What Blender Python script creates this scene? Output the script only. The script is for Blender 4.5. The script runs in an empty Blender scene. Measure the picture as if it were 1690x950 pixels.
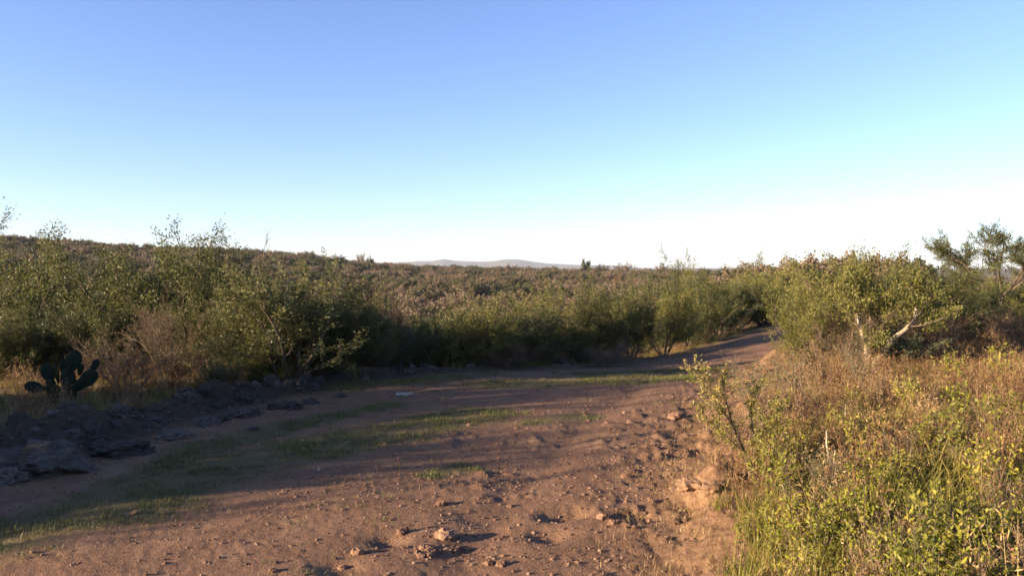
import bpy, math, random
import numpy as np
from mathutils import Vector

sc = bpy.context.scene
COL = sc.collection

# ------------------------------------------------------------------ camera
F = 1314.0                       # focal length in photo pixels (1690 wide)
CZ = 2.0                         # eye height over the track
PITCH = -math.atan(35 / F)
cam_d = bpy.data.cameras.new("camera")
cam_d.sensor_width = 36.0
cam_d.lens = 36.0 * F / 1690
cam_d.clip_start = 0.05
cam_d.clip_end = 40000
cam = bpy.data.objects.new("camera", cam_d)
COL.objects.link(cam)
cam.location = (0, 0, CZ)
cam.rotation_euler = (math.pi / 2 + PITCH, 0, 0)
sc.camera = cam

# ------------------------------------------------------------------ sky and sun
SUN_EL = math.radians(12.5)
SUN_AZ = math.radians(22)        # light travels towards +x, turned 22 degrees to +y
world = bpy.data.worlds.new("World")
sc.world = world
world.use_nodes = True
wn = world.node_tree
sky = wn.nodes.new("ShaderNodeTexSky")
sky.sky_type = 'NISHITA'
sky.sun_disc = False
sky.sun_elevation = SUN_EL
sky.sun_rotation = math.atan2(-math.cos(SUN_AZ), -math.sin(SUN_AZ))
sky.altitude = 300
sky.air_density = 0.8
sky.dust_density = 0.5
sky.ozone_density = 2.1
wb = wn.nodes.new("ShaderNodeMix")          # even white balance of the whole sky
wb.data_type = 'RGBA'; wb.blend_type = 'MULTIPLY'
wb.inputs[0].default_value = 1.0
wb.inputs[7].default_value = (0.98, 0.94, 1.13, 1)
wn.links.new(sky.outputs[0], wb.inputs[6])
wn.links.new(wb.outputs[2], wn.nodes["Background"].inputs[0])
wn.nodes["Background"].inputs[1].default_value = 0.063

sun_d = bpy.data.lights.new("sun", 'SUN')
sun_d.energy = 4.6
sun_d.angle = math.radians(0.5)
sun_d.color = (1.0, 0.76, 0.50)
sun = bpy.data.objects.new("sun", sun_d)
COL.objects.link(sun)
travel = Vector((math.cos(SUN_AZ) * math.cos(SUN_EL), math.sin(SUN_AZ) * math.cos(SUN_EL), -math.sin(SUN_EL)))
sun.rotation_euler = travel.to_track_quat('-Z', 'Y').to_euler()
sun.location = (-30, -10, 30)

sc.view_settings.view_transform = 'Standard'
sc.view_settings.look = 'None'
sc.view_settings.gamma = 1.0
sc.view_settings.use_curve_mapping = False
sc.view_settings.exposure = 2.14
sc.render.engine = 'CYCLES'
sc.cycles.max_bounces = 6
sc.cycles.diffuse_bounces = 3
sc.cycles.glossy_bounces = 2
sc.cycles.transmission_bounces = 4
sc.cycles.volume_bounces = 0
sc.cycles.use_denoising = True
sc.cycles.filter_width = 1.6

# ------------------------------------------------------------------ helpers: noise, rays, meshes
def _hash(ix, iy, seed):
    h = (ix.astype(np.int64) * 374761393 + iy.astype(np.int64) * 668265263 + seed * 974634777) & 0xFFFFFFFF
    h = ((h ^ (h >> 13)) * 1274126177) & 0xFFFFFFFF
    h = (h ^ (h >> 16)) & 0xFFFFFFFF
    return h / 4294967295.0

def vnoise(x, y, seed=0):
    x = np.asarray(x, float); y = np.asarray(y, float)
    ix = np.floor(x); iy = np.floor(y)
    fx = x - ix; fy = y - iy
    fx = fx * fx * fx * (fx * (fx * 6 - 15) + 10); fy = fy * fy * fy * (fy * (fy * 6 - 15) + 10)
    a = _hash(ix, iy, seed); b = _hash(ix + 1, iy, seed)
    c = _hash(ix, iy + 1, seed); d = _hash(ix + 1, iy + 1, seed)
    return (a + (b - a) * fx) * (1 - fy) + (c + (d - c) * fx) * fy      # 0..1

def fbm(x, y, seed=0, octaves=4, gain=0.5):
    s = 0; a = 1; t = 0
    for o in range(octaves):
        s = s + a * (vnoise(x * 2 ** o + 17.3 * o, y * 2 ** o - 9.1 * o, seed + o) * 2 - 1)
        t += a; a *= gain
    return s / t                                                        # about -1..1

def sstep(a, b, x):
    t = np.clip((x - a) / (b - a), 0, 1)
    return t * t * (3 - 2 * t)

def ray(px, py):
    X = (px - 845) / F; Y = (475 - py) / F
    c, s = math.cos(PITCH), math.sin(PITCH)
    return (X, c - Y * s, s + Y * c)

def at_z(px, py, z=0.0):
    d = ray(px, py); t = (z - CZ) / d[2]
    return (d[0] * t, d[1] * t)

def at_y(px, py, y):
    d = ray(px, py); t = y / d[1]
    return Vector((d[0] * t, y, CZ + d[2] * t))

def mesh_np(name, V, faces_list, mats=(), attrs=None, smooth=False, mat_idx=None):
    """V (n,3); faces_list: list of (m,k) int arrays."""
    me = bpy.data.meshes.new(name)
    V = np.asarray(V, np.float32)
    me.vertices.add(len(V)); me.vertices.foreach_set("co", V.ravel())
    nl = sum(f.size for f in faces_list); nf = sum(len(f) for f in faces_list)
    me.loops.add(nl); me.polygons.add(nf)
    me.loops.foreach_set("vertex_index", np.concatenate([f.ravel() for f in faces_list]).astype(np.int32))
    st = []; o = 0
    for f in faces_list:
        k = f.shape[1]; st.append(o + np.arange(len(f)) * k); o += f.size
    me.polygons.foreach_set("loop_start", np.concatenate(st).astype(np.int32))
    if mat_idx is not None:
        me.polygons.foreach_set("material_index", np.asarray(mat_idx, np.int32))
    me.polygons.foreach_set("use_smooth", np.full(nf, smooth, dtype=bool))
    for k, a in (attrs or {}).items():
        at = me.attributes.new(k, 'FLOAT', 'POINT'); at.data.foreach_set("value", np.asarray(a, np.float32))
    for m in mats: me.materials.append(m)
    me.update(calc_edges=True)
    return me

def obj(name, me, parent=None, loc=None, rot=None, scale=None):
    o = bpy.data.objects.new(name, me); COL.objects.link(o)
    if parent: o.parent = parent
    if loc is not None: o.location = loc
    if rot is not None: o.rotation_euler = rot
    if scale is not None: o.scale = scale
    return o

def tag(o, label=None, cat=None, group=None, kind=None):
    if label: o["label"] = label
    if cat: o["category"] = cat
    if group: o["group"] = group
    if kind: o["kind"] = kind
    return o

def band(x, y):
    px = 845 + F * x / max(y, 0.5)
    for lim, t in ((60, "at the left edge"), (200, "behind the prickly pear"), (340, "behind the tall sprigged shrub"), (540, "behind the arching shrub"), (680, "behind the pale brown bush"),
                   (860, "behind the low reddish twigs"), (1010, "above the grey slab"), (1150, "outside the bend"), (1300, "past the track end")):
        if px < lim: return t
    return "at the right"
def rank(v, *lims):
    for lim, t in lims:
        if v < lim: return t

# ------------------------------------------------------------------ materials
def new_mat(name):
    m = bpy.data.materials.new(name); m.use_nodes = True
    nt = m.node_tree; nt.nodes.clear()
    out = nt.nodes.new("ShaderNodeOutputMaterial")
    return m, nt, out

def N(nt, kind, **kw):
    n = nt.nodes.new(kind)
    for k, v in kw.items():
        if k.startswith("i_"):
            key = k[2:]
            n.inputs[int(key) if key.isdigit() else key.replace("_", " ")].default_value = v
        else:
            setattr(n, k, v)
    return n

def ramp(nt, stops, fac=None):
    r = nt.nodes.new("ShaderNodeValToRGB")
    e = r.color_ramp.elements
    while len(e) < len(stops): e.new(0.5)
    for el, (p, c) in zip(e, stops):
        el.position = p; el.color = (*c, 1) if len(c) == 3 else c
    if fac is not None: nt.links.new(fac, r.inputs[0])
    return r

def mixc(nt, fac, a, b, mode='MIX'):
    n = nt.nodes.new("ShaderNodeMix"); n.data_type = 'RGBA'; n.blend_type = mode
    for s, v in ((n.inputs[0], fac), (n.inputs[6], a), (n.inputs[7], b)):
        if hasattr(v, "links"): nt.links.new(v, s)
        elif isinstance(v, (int, float)): s.default_value = v
        else: s.default_value = (*v, 1)
    return n.outputs[2]

def mathn(nt, op, a, b=None, clamp=False):
    n = nt.nodes.new("ShaderNodeMath"); n.operation = op; n.use_clamp = clamp
    for s, v in zip(n.inputs, (a, b)):
        if v is None: continue
        if hasattr(v, "links"): nt.links.new(v, s)
        else: s.default_value = v
    return n.outputs[0]

def leaf_mat(name, stops, rand=0.35, transl=0.35, rough=0.55, patch=None):
    """tint attribute picks the colour along `stops`, every plant shifted a little."""
    m, nt, out = new_mat(name)
    at = N(nt, "ShaderNodeAttribute", attribute_name="tint")
    oi = N(nt, "ShaderNodeObjectInfo")
    f = mathn(nt, 'ADD', at.outputs["Fac"], mathn(nt, 'MULTIPLY', mathn(nt, 'SUBTRACT', oi.outputs["Random"], 0.5), rand), True)
    if patch:
        g = N(nt, "ShaderNodeNewGeometry")
        no = N(nt, "ShaderNodeTexNoise", i_Scale=patch[0], i_Detail=2.0)
        nt.links.new(g.outputs["Position"], no.inputs["Vector"])
        f = mathn(nt, 'ADD', f, mathn(nt, 'MULTIPLY', mathn(nt, 'SUBTRACT', no.outputs[0], 0.5), patch[1]), True)
    r = ramp(nt, stops, f)
    p = N(nt, "ShaderNodeBsdfPrincipled", i_Roughness=rough)
    p.inputs["Specular IOR Level"].default_value = 0.3
    nt.links.new(r.outputs[0], p.inputs["Base Color"])
    if transl > 0:
        t = N(nt, "ShaderNodeBsdfTranslucent"); nt.links.new(r.outputs[0], t.inputs[0])
        mx = N(nt, "ShaderNodeMixShader"); mx.inputs[0].default_value = transl
        nt.links.new(p.outputs[0], mx.inputs[1]); nt.links.new(t.outputs[0], mx.inputs[2])
        nt.links.new(mx.outputs[0], out.inputs[0])
    else:
        nt.links.new(p.outputs[0], out.inputs[0])
    return m

def bark_mat(name, c0, c1, scale=14.0):
    m, nt, out = new_mat(name)
    tc = N(nt, "ShaderNodeTexCoord")
    mp = N(nt, "ShaderNodeMapping"); mp.inputs["Scale"].default_value = (1, 1, 0.25)
    nt.links.new(tc.outputs["Object"], mp.inputs[0])
    no = N(nt, "ShaderNodeTexNoise", i_Scale=scale, i_Detail=5.0)
    nt.links.new(mp.outputs[0], no.inputs["Vector"])
    r = ramp(nt, [(0.3, c0), (0.7, c1)], no.outputs[0])
    p = N(nt, "ShaderNodeBsdfPrincipled", i_Roughness=0.85)
    p.inputs["Specular IOR Level"].default_value = 0.2
    nt.links.new(r.outputs[0], p.inputs["Base Color"])
    b = N(nt, "ShaderNodeBump", i_Strength=0.5, i_Distance=0.01)
    nt.links.new(no.outputs[0], b.inputs["Height"]); nt.links.new(b.outputs[0], p.inputs["Normal"])
    nt.links.new(p.outputs[0], out.inputs[0])
    return m

def stone_mat(name, c0, c1, c2, scale=9.0, bump=0.5):
    m, nt, out = new_mat(name)
    tc = N(nt, "ShaderNodeTexCoord"); oi = N(nt, "ShaderNodeObjectInfo")
    no = N(nt, "ShaderNodeTexNoise", i_Scale=scale, i_Detail=8.0, i_Roughness=0.65)
    ad = N(nt, "ShaderNodeVectorMath", operation='ADD')
    nt.links.new(tc.outputs["Object"], ad.inputs[0])
    cm = N(nt, "ShaderNodeCombineXYZ"); nt.links.new(mathn(nt, 'MULTIPLY', oi.outputs["Random"], 50.0), cm.inputs[0])
    nt.links.new(cm.outputs[0], ad.inputs[1]); nt.links.new(ad.outputs[0], no.inputs["Vector"])
    f = mathn(nt, 'ADD', no.outputs[0], mathn(nt, 'MULTIPLY', mathn(nt, 'SUBTRACT', oi.outputs["Random"], 0.5), 0.35), True)
    r = ramp(nt, [(0.25, c0), (0.5, c1), (0.78, c2)], f)
    p = N(nt, "ShaderNodeBsdfPrincipled", i_Roughness=0.9)
    p.inputs["Specular IOR Level"].default_value = 0.2
    nt.links.new(r.outputs[0], p.inputs["Base Color"])
    b = N(nt, "ShaderNodeBump", i_Strength=bump, i_Distance=0.02)
    nt.links.new(no.outputs[0], b.inputs["Height"]); nt.links.new(b.outputs[0], p.inputs["Normal"])
    nt.links.new(p.outputs[0], out.inputs[0])
    return m

M = {}
M["leaf_green"] = leaf_mat("leaf_green", [(0.0, (0.020, 0.028, 0.008)), (0.4, (0.060, 0.072, 0.019)), (0.75, (0.108, 0.116, 0.032)), (1.0, (0.17, 0.155, 0.055))], transl=0.4)
M["leaf_bright"] = leaf_mat("leaf_bright", [(0.0, (0.045, 0.055, 0.012)), (0.4, (0.132, 0.132, 0.028)), (0.75, (0.20, 0.188, 0.044)), (1.0, (0.26, 0.22, 0.07))], transl=0.4)
M["leaf_olive"] = leaf_mat("leaf_olive", [(0.0, (0.028, 0.036, 0.011)), (0.4, (0.080, 0.092, 0.027)), (0.75, (0.130, 0.140, 0.045)), (1.0, (0.20, 0.18, 0.07))], transl=0.4)
M["leaf_grey"] = leaf_mat("leaf_grey", [(0.0, (0.035, 0.045, 0.022)), (0.5, (0.080, 0.095, 0.045)), (1.0, (0.15, 0.15, 0.075))])
M["leaf_dry"] = leaf_mat("leaf_dry", [(0.0, (0.055, 0.036, 0.020)), (0.5, (0.125, 0.080, 0.043)), (1.0, (0.21, 0.14, 0.075))])
M["leaf_far"] = leaf_mat("leaf_far", [(0.0, (0.034, 0.040, 0.014)), (0.22, (0.074, 0.076, 0.026)), (0.42, (0.108, 0.088, 0.040)), (0.65, (0.145, 0.098, 0.060)), (1.0, (0.20, 0.145, 0.100))], rand=0.8, transl=0.25, patch=(0.012, 1.3))
M["grass_green"] = leaf_mat("grass_green", [(0.0, (0.062, 0.070, 0.014)), (0.4, (0.145, 0.148, 0.024)), (0.75, (0.245, 0.205, 0.045)), (1.0, (0.35, 0.26, 0.09))], rand=0.5, patch=(0.8, 0.7))
M["grass_short"] = leaf_mat("grass_short", [(0.0, (0.048, 0.060, 0.015)), (0.5, (0.105, 0.120, 0.028)), (1.0, (0.21, 0.18, 0.065))], rand=0.5, patch=(1.2, 0.8), transl=0.2)
M["grass_dry"] = leaf_mat("grass_dry", [(0.0, (0.095, 0.048, 0.023)), (0.4, (0.165, 0.090, 0.041)), (0.75, (0.26, 0.165, 0.070)), (1.0, (0.40, 0.31, 0.14))], rand=0.5, patch=(0.7, 0.8), transl=0.25)
M["weed"] = leaf_mat("weed", [(0.0, (0.075, 0.090, 0.012)), (0.5, (0.185, 0.190, 0.022)), (1.0, (0.34, 0.28, 0.045))], rand=0.4, transl=0.4)
M["bark"] = bark_mat("bark", (0.055, 0.040, 0.028), (0.14, 0.105, 0.075))
M["bark_pale"] = bark_mat("bark_pale", (0.20, 0.15, 0.10), (0.42, 0.33, 0.23))
M["bark_dead"] = bark_mat("bark_dead", (0.095, 0.070, 0.048), (0.21, 0.155, 0.108))
M["clod"] = stone_mat("clod", (0.095, 0.052, 0.033), (0.175, 0.100, 0.063), (0.27, 0.165, 0.105))
M["gravel"] = stone_mat("gravel", (0.075, 0.042, 0.028), (0.17, 0.10, 0.068), (0.32, 0.22, 0.155))
M["tan"] = stone_mat("tan_earth", (0.15, 0.088, 0.050), (0.23, 0.14, 0.080), (0.31, 0.20, 0.115))
M["rock"] = stone_mat("rock", (0.030, 0.025, 0.020), (0.066, 0.056, 0.046), (0.135, 0.115, 0.096), scale=5.0, bump=0.8)  # grey rubble rock, its colour darkened to deepen the shade on the verge
M["rock_pale"] = stone_mat("rock_pale", (0.15, 0.135, 0.115), (0.24, 0.215, 0.185), (0.34, 0.31, 0.27), scale=6.0)

# ------------------------------------------------------------------ terrain
YL = np.array([-60, -30, 0, 7.3, 10.5, 13.8, 16.4, 19.5, 25.0, 29.2, 35, 45, 60, 90])
XL = np.array([-18, -11, -5.6, -4.75, -3.96, -2.58, 0.20, 2.9, 5.3, 8.4, 14, 25, 40, 72])
YR = np.array([-60, -30, 0, 5.15, 7.3, 10.1, 13.1, 16.4, 21.9, 28, 35, 45, 60, 90])
XR = np.array([-13, -6.5, -0.1, 1.05, 1.65, 2.30, 3.55, 5.06, 7.6, 12.0, 18.5, 30, 46, 78])
_yy = np.linspace(-60, 90, 1501)
def _smooth(Y, X):
    v = np.interp(_yy, Y, X); k = np.ones(25) / 25
    p = np.pad(v, 12, mode='edge'); return np.convolve(p, k, 'valid')
_xl, _xr = _smooth(YL, XL), _smooth(YR, XR)
def xl(y): return np.interp(y, _yy, _xl)
def xr(y): return np.interp(y, _yy, _xr)

# ridge height above eye level, by bearing (photo column), as tan of the angle
RPX = np.array([-6000, -900, 0, 100, 200, 300, 400, 500, 600, 700, 900, 1100, 1300, 1700, 2600, 6000])
RPY = np.array([452, 425, 408, 410, 416, 421, 424, 431, 441, 448, 453, 457, 463, 464, 464, 464])

def seg_dist(x, y, pts):
    best = np.full(np.shape(x), 1e9)
    for (ax, ay), (bx, by) in zip(pts[:-1], pts[1:]):
        dx, dy = bx - ax, by - ay
        t = np.clip(((x - ax) * dx + (y - ay) * dy) / (dx * dx + dy * dy), 0, 1)
        best = np.minimum(best, np.hypot(x - ax - t * dx, y - ay - t * dy))
    return best

def masks(x, y):
    wob = 0.28 * fbm(x * 0.9, y * 0.9, 31, 3) + 0.12 * fbm(x * 3.1, y * 3.1, 37, 2)
    dl = x - xl(y) + wob
    dr = x - xr(y) + wob * 0.9
    return dl, dr

MOUNDS = [(*at_z(1292, 582, 0.15), 0.22, 0.42), (*at_z(1243, 668, 0.2), 0.15, 0.38), (*at_z(1175, 805, 0.1), 0.22, 0.22),
          (*at_z(940, 842), -0.09, 0.16), (*at_z(915, 850), -0.06, 0.12), (*at_z(1060, 848), -0.09, 0.15), (*at_z(560, 935), -0.05, 0.15), (*at_z(1150, 842), -0.08, 0.12), (*at_z(905, 880), -0.05, 0.14), (*at_z(640, 890), -0.05, 0.13)]

def H(x, y):
    x = np.asarray(x, float); y = np.asarray(y, float)
    r = np.hypot(x, y) + 1e-6
    dl, dr = masks(x, y)
    # far terrain
    yy = np.where(np.abs(y) < 1e-3, 1e-3, y)
    px = np.where(yy > 0, 845 + F * x / np.maximum(yy, 0.02), np.where(x < 0, -6000, 6000))
    px = np.clip(px, -6000, 6000)
    ridge = (440 - np.interp(px, RPX, RPY)) / F
    lw = 1 - sstep(950, 1350, px)                       # valley lies to the left of the bend
    zr = CZ + ridge * 470
    lo = -8.0 * lw - 0.6 * (1 - lw)
    prof = np.interp(r, [0, 15, 22, 30, 50, 110, 170], [0, 0, 0.09, 0.22, 0.48, 1.0, 0.95]) * lo
    up = sstep(170, 470, r)
    zf = prof * (1 - up) + zr * up
    back = sstep(480, 1500, r)
    zf = zf * (1 - back) + back * (-14.0)
    zf = zf + 1.2 * fbm(x / 60, y / 60, 5, 3) * sstep(40, 140, r) + 0.25 * fbm(x / 9, y / 9, 6, 3) * sstep(14, 40, r)
    # near features
    nf = 1 - sstep(60, 110, r)
    inroad = sstep(-0.15, 0.25, dl) * (1 - sstep(-0.25, 0.15, dr))
    bank = 0.16 * sstep(-0.2, 0.5, dr) + 0.2 * sstep(0.2, 1.5, dr) + 0.10 * sstep(0.8, 4.5, dr)
    bank = bank * np.interp(y, [6, 9, 14], [1, 0.6, 0.4]) * (1 + 0.35 * fbm(x * 0.5, y * 0.5, 8, 3))
    berm = 0.30 * np.exp(-((dl + 0.62) / 0.36) ** 2) * (0.75 + 0.9 * fbm(x * 1.1, y * 1.1, 9, 4)) * (1 - 0.75 * sstep(12, 16, y))
    leftg = 0.05 * (1 - sstep(-1.5, 0.4, dl))
    rut = -0.035 * np.exp(-((dl - 1.2) / 0.28) ** 2) - 0.035 * np.exp(-((dr + 1.5) / 0.3) ** 2)
    rough = 0.026 * fbm(x * 0.8, y * 0.8, 11, 3)
    lump = np.maximum(0, fbm(x * 7, y * 7, 13, 3)) ** 1.5 * (0.055 + 0.05 * sstep(-0.8, 0.0, dr))
    grain = (0.006 + 0.012 * sstep(-0.7, -0.1, dr)) * fbm(x * 18, y * 18, 17, 3)
    clz = sstep(0.12, 0.5, fbm(x * 0.55, y * 0.55, 14, 2) + 0.75 * sstep(-1.3, -0.2, dr))
    z = bank + berm + leftg + rut * inroad + rough + (lump * (0.03 + 0.97 * clz) + grain) * (1 - sstep(12, 30, r))
    z = z + (1 - inroad) * 0.035 * fbm(x * 3, y * 3, 19, 3)
    for mx, my, hh, ww in MOUNDS:
        z = z + hh * np.exp(-((x - mx) ** 2 + (y - my) ** 2) / ww ** 2) * (1 + 0.3 * fbm(x * 5, y * 5, 21, 2))
    return z * nf + zf

def h1(x, y): return float(H(np.array([x]), np.array([y]))[0])

# grass strips on the track (drawn on the ground)
def g_at(*pp): return [at_z(a, b, 0) for a, b in pp]
STRIPS = [(g_at((-80, 905), (180, 835), (350, 770), (560, 730), (700, 700), (790, 685)), 0.62),
          (g_at((60, 860), (330, 742), (480, 700), (640, 668)), 0.30),
          (g_at((690, 690), (770, 680)), 0.28),
          (g_at((880, 695), (970, 684)), 0.26),
          (g_at((820, 634), (960, 628), (1130, 622)), 0.55),
          (g_at((960, 612), (1060, 606), (1150, 600)), 0.55),
          (g_at((560, 640), (800, 615)), 0.35),
          (g_at((720, 785), (770, 772)), 0.2)]

def grass_mask(x, y):
    g = np.zeros(np.shape(x))
    for pts, w in STRIPS:
        d = seg_dist(x, y, pts)
        g = np.maximum(g, 1 - sstep(w * 0.45, w * 1.25, d + 0.35 * w * fbm(x * 2.2, y * 2.2, 41, 3)))
    return g

# polar sheet: fine near the viewer, reaching the horizon
ths = np.concatenate([np.linspace(-180, -60, 40, endpoint=False), np.linspace(-60, -40, 40, endpoint=False),
                      np.linspace(-40, 40, 560, endpoint=False), np.linspace(40, 60, 40, endpoint=False), np.linspace(60, 180, 40, endpoint=False)])
ths = np.radians(ths)
rs = [0.6]
while rs[-1] < 45: rs.append(rs[-1] * (1.03 if rs[-1] < 3.8 else 1.0065))
while rs[-1] < 9000: rs.append(rs[-1] * (1.03 if rs[-1] < 800 else 1.12))
rs = np.array(rs)
R_, T_ = np.meshgrid(rs, ths, indexing='ij')
GX = R_ * np.sin(T_); GY = R_ * np.cos(T_)
GZ = H(GX, GY)
nr, nth = GX.shape
V = np.stack([GX.ravel(), GY.ravel(), GZ.ravel()], 1)
V = np.vstack([V, [[0, 0, h1(0, 0)]]])
i = np.arange(nr - 1)[:, None] * nth; j = np.arange(nth)[None, :]; j2 = (j + 1) % nth
quads = np.stack([i + j, i + nth + j, i + nth + j2, i + j2], -1).reshape(-1, 4)[:, ::-1]
tris = np.stack([np.full(nth, nr * nth), np.arange(nth), (np.arange(nth) + 1) % nth], 1)[:, ::-1]
vx, vy = V[:, 0], V[:, 1]
dl, dr = masks(vx, vy)
rr = np.hypot(vx, vy)
road = sstep(-0.2, 0.35, dl) * (1 - sstep(-0.25, 0.2, dr))
bankm = sstep(-0.5, 0.1, dr) * (1 - sstep(0.5, 1.6, dr))
for mx, my, hh, ww in MOUNDS[:2]:
    bankm = np.maximum(bankm, np.exp(-((vx - mx) ** 2 + (vy - my) ** 2) / (ww * 1.3) ** 2))
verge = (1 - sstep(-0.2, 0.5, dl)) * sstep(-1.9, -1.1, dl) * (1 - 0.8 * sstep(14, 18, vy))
gmask = grass_mask(vx, vy)

def ground_material():
    m, nt, out = new_mat("earth")
    geo = N(nt, "ShaderNodeNewGeometry"); pos = geo.outputs["Position"]
    def noise(scale, detail=4.0, rough=0.55):
        n = N(nt, "ShaderNodeTexNoise", i_Scale=scale, i_Detail=detail, i_Roughness=rough)
        nt.links.new(pos, n.inputs["Vector"]); return n.outputs[0]
    def att(k): return N(nt, "ShaderNodeAttribute", attribute_name=k).outputs["Fac"]
    big, mid, fine, grit = noise(0.35, 3), noise(2.2, 5, 0.6), noise(14, 6, 0.7), noise(90, 3, 0.6)
    soil = ramp(nt, [(0.30, (0.112, 0.060, 0.035)), (0.52, (0.172, 0.097, 0.057)), (0.72, (0.245, 0.148, 0.090))], mid).outputs[0]
    soil = mixc(nt, mathn(nt, 'MULTIPLY', fine, 0.9), soil, ramp(nt, [(0.38, (0.060, 0.033, 0.022)), (0.62, (0.30, 0.19, 0.125))], grit).outputs[0])
    bankc = ramp(nt, [(0.3, (0.125, 0.072, 0.042)), (0.55, (0.21, 0.125, 0.072)), (0.75, (0.29, 0.185, 0.108))], fine).outputs[0]
    shaded_vergec = ramp(nt, [(0.3, (0.030, 0.022, 0.016)), (0.7, (0.080, 0.060, 0.044))], fine).outputs[0]  # dark verge soil, lowered further so the colour carries part of the shade
    floor = ramp(nt, [(0.3, (0.075, 0.056, 0.030)), (0.7, (0.16, 0.115, 0.062))], fine).outputs[0]
    farc = ramp(nt, [(0.3, (0.085, 0.068, 0.032)), (0.7, (0.17, 0.115, 0.065))], noise(0.03, 5, 0.6)).outputs[0]
    c = mixc(nt, att("far"), floor, farc)
    c = mixc(nt, att("verge"), c, shaded_vergec)
    c = mixc(nt, att("road"), c, soil)
    c = mixc(nt, att("bank"), c, bankc)
    turf = ramp(nt, [(0.35, (0.055, 0.060, 0.022)), (0.65, (0.11, 0.105, 0.042))], fine).outputs[0]
    c = mixc(nt, mathn(nt, 'MULTIPLY', att("grassy"), 0.65), c, turf)
    p = N(nt, "ShaderNodeBsdfPrincipled", i_Roughness=0.95)
    p.inputs["Specular IOR Level"].default_value = 0.1
    nt.links.new(c, p.inputs["Base Color"])
    b1 = N(nt, "ShaderNodeBump", i_Strength=1.0, i_Distance=0.02)
    nt.links.new(mathn(nt, 'ADD', fine, mathn(nt, 'MULTIPLY', grit, 0.6)), b1.inputs["Height"])
    nt.links.new(b1.outputs[0], p.inputs["Normal"])
    nt.links.new(p.outputs[0], out.inputs[0])
    return m

ground = obj("ground", mesh_np("ground", V, [quads, tris], [ground_material()],
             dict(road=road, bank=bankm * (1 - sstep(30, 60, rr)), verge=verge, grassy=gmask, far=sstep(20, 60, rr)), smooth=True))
tag(ground, kind="structure")

# far range of hills on the horizon
HP = [(400, 440), (640, 433), (665, 432), (690, 430), (712, 430), (732, 426.5), (752, 429.5), (790, 431), (815, 430), (832, 427), (855, 427), (880, 431), (905, 434), (960, 436.5), (1000, 437), (1040, 439), (1075, 444), (1120, 448), (1300, 452)]
def hill_mesh():
    us = np.linspace(300, 1350, 240); vs = np.linspace(-1, 1, 40)
    U, W = np.meshgrid(us, vs, indexing='ij')
    D = 6500 + W * 1600
    X = (U - 845) / F * D
    crest = (440 - np.interp(U, [p[0] for p in HP], [p[1] for p in HP])) / F * 6500
    zz = -20 + (crest + 20) * (1 - np.abs(W)) ** 0.9 * (1 + 0.0 * W)
    zz = zz + 9 * fbm(X / 260, D / 260, 61, 4) * (1 - np.abs(W)) * np.clip(np.abs(W) * 3, 0, 1)
    VV = np.stack([X.ravel(), D.ravel(), zz.ravel()], 1)
    n, k = U.shape
    a = (np.arange(n - 1)[:, None] * k + np.arange(k - 1)[None]).ravel()
    return mesh_np("hills", VV, [np.stack([a, a + 1, a + k + 1, a + k], 1)[:, ::-1]], [M["hill"]], smooth=True)
m, nt, out = new_mat("hill_scrub")
geo = N(nt, "ShaderNodeNewGeometry")
no = N(nt, "ShaderNodeTexNoise", i_Scale=0.006, i_Detail=7.0, i_Roughness=0.65); nt.links.new(geo.outputs["Position"], no.inputs["Vector"])
p = N(nt, "ShaderNodeBsdfPrincipled", i_Roughness=1.0)
nt.links.new(ramp(nt, [(0.35, (0.045, 0.055, 0.028)), (0.65, (0.12, 0.10, 0.065))], no.outputs[0]).outputs[0], p.inputs["Base Color"])
nt.links.new(p.outputs[0], out.inputs[0]); M["hill"] = m
tag(obj("hills", hill_mesh()), kind="structure")

# ------------------------------------------------------------------ plants: skeleton, tubes, leaves
def rvec(rnd):
    while True:
        v = Vector((rnd.uniform(-1, 1), rnd.uniform(-1, 1), rnd.uniform(-1, 1)))
        if 0.05 < v.length < 1: return v.normalized()

def grow(rnd, out, p, d, length, r, level, spec):
    """spec[level] = dict(seg, jit, up, kids, start, ang, ratio)"""
    s = spec[level]
    pts = [p.copy()]; dirs = [d.copy()]
    step = length / s["seg"]
    for _ in range(s["seg"]):
        d = (d + rvec(rnd) * s["jit"] + Vector((0, 0, s["up"]))).normalized()
        p = p + d * step
        pts.append(p.copy()); dirs.append(d.copy())
    last = level + 1 >= len(spec)
    out.append((pts, r, r * (0.25 if last else 0.45), level))
    if last: return
    nk = s["kids"]
    for k in range(nk):
        t = s["start"] + (1 - s["start"]) * (k + rnd.random()) / nk
        f = t * s["seg"]; i0 = min(int(f), s["seg"] - 1); fr = f - i0
        q = pts[i0].lerp(pts[i0 + 1], fr)
        base = dirs[i0 + 1]
        side = base.cross(rvec(rnd))
        if side.length < 1e-3: continue
        a = rnd.gauss(s["ang"], 0.22)
        nd = (base * math.cos(a) + side.normalized() * math.sin(a)).normalized()
        grow(rnd, out, q, nd, length * s["ratio"] * rnd.uniform(0.65, 1.25) * (1.15 - 0.45 * t), r * (1 - 0.5 * t) * 0.55, level + 1, spec)
    if s.get("tip", True):
        grow(rnd, out, pts[-1], dirs[-1], length * s["ratio"] * rnd.uniform(0.7, 1.2), r * 0.45, level + 1, spec)

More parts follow.
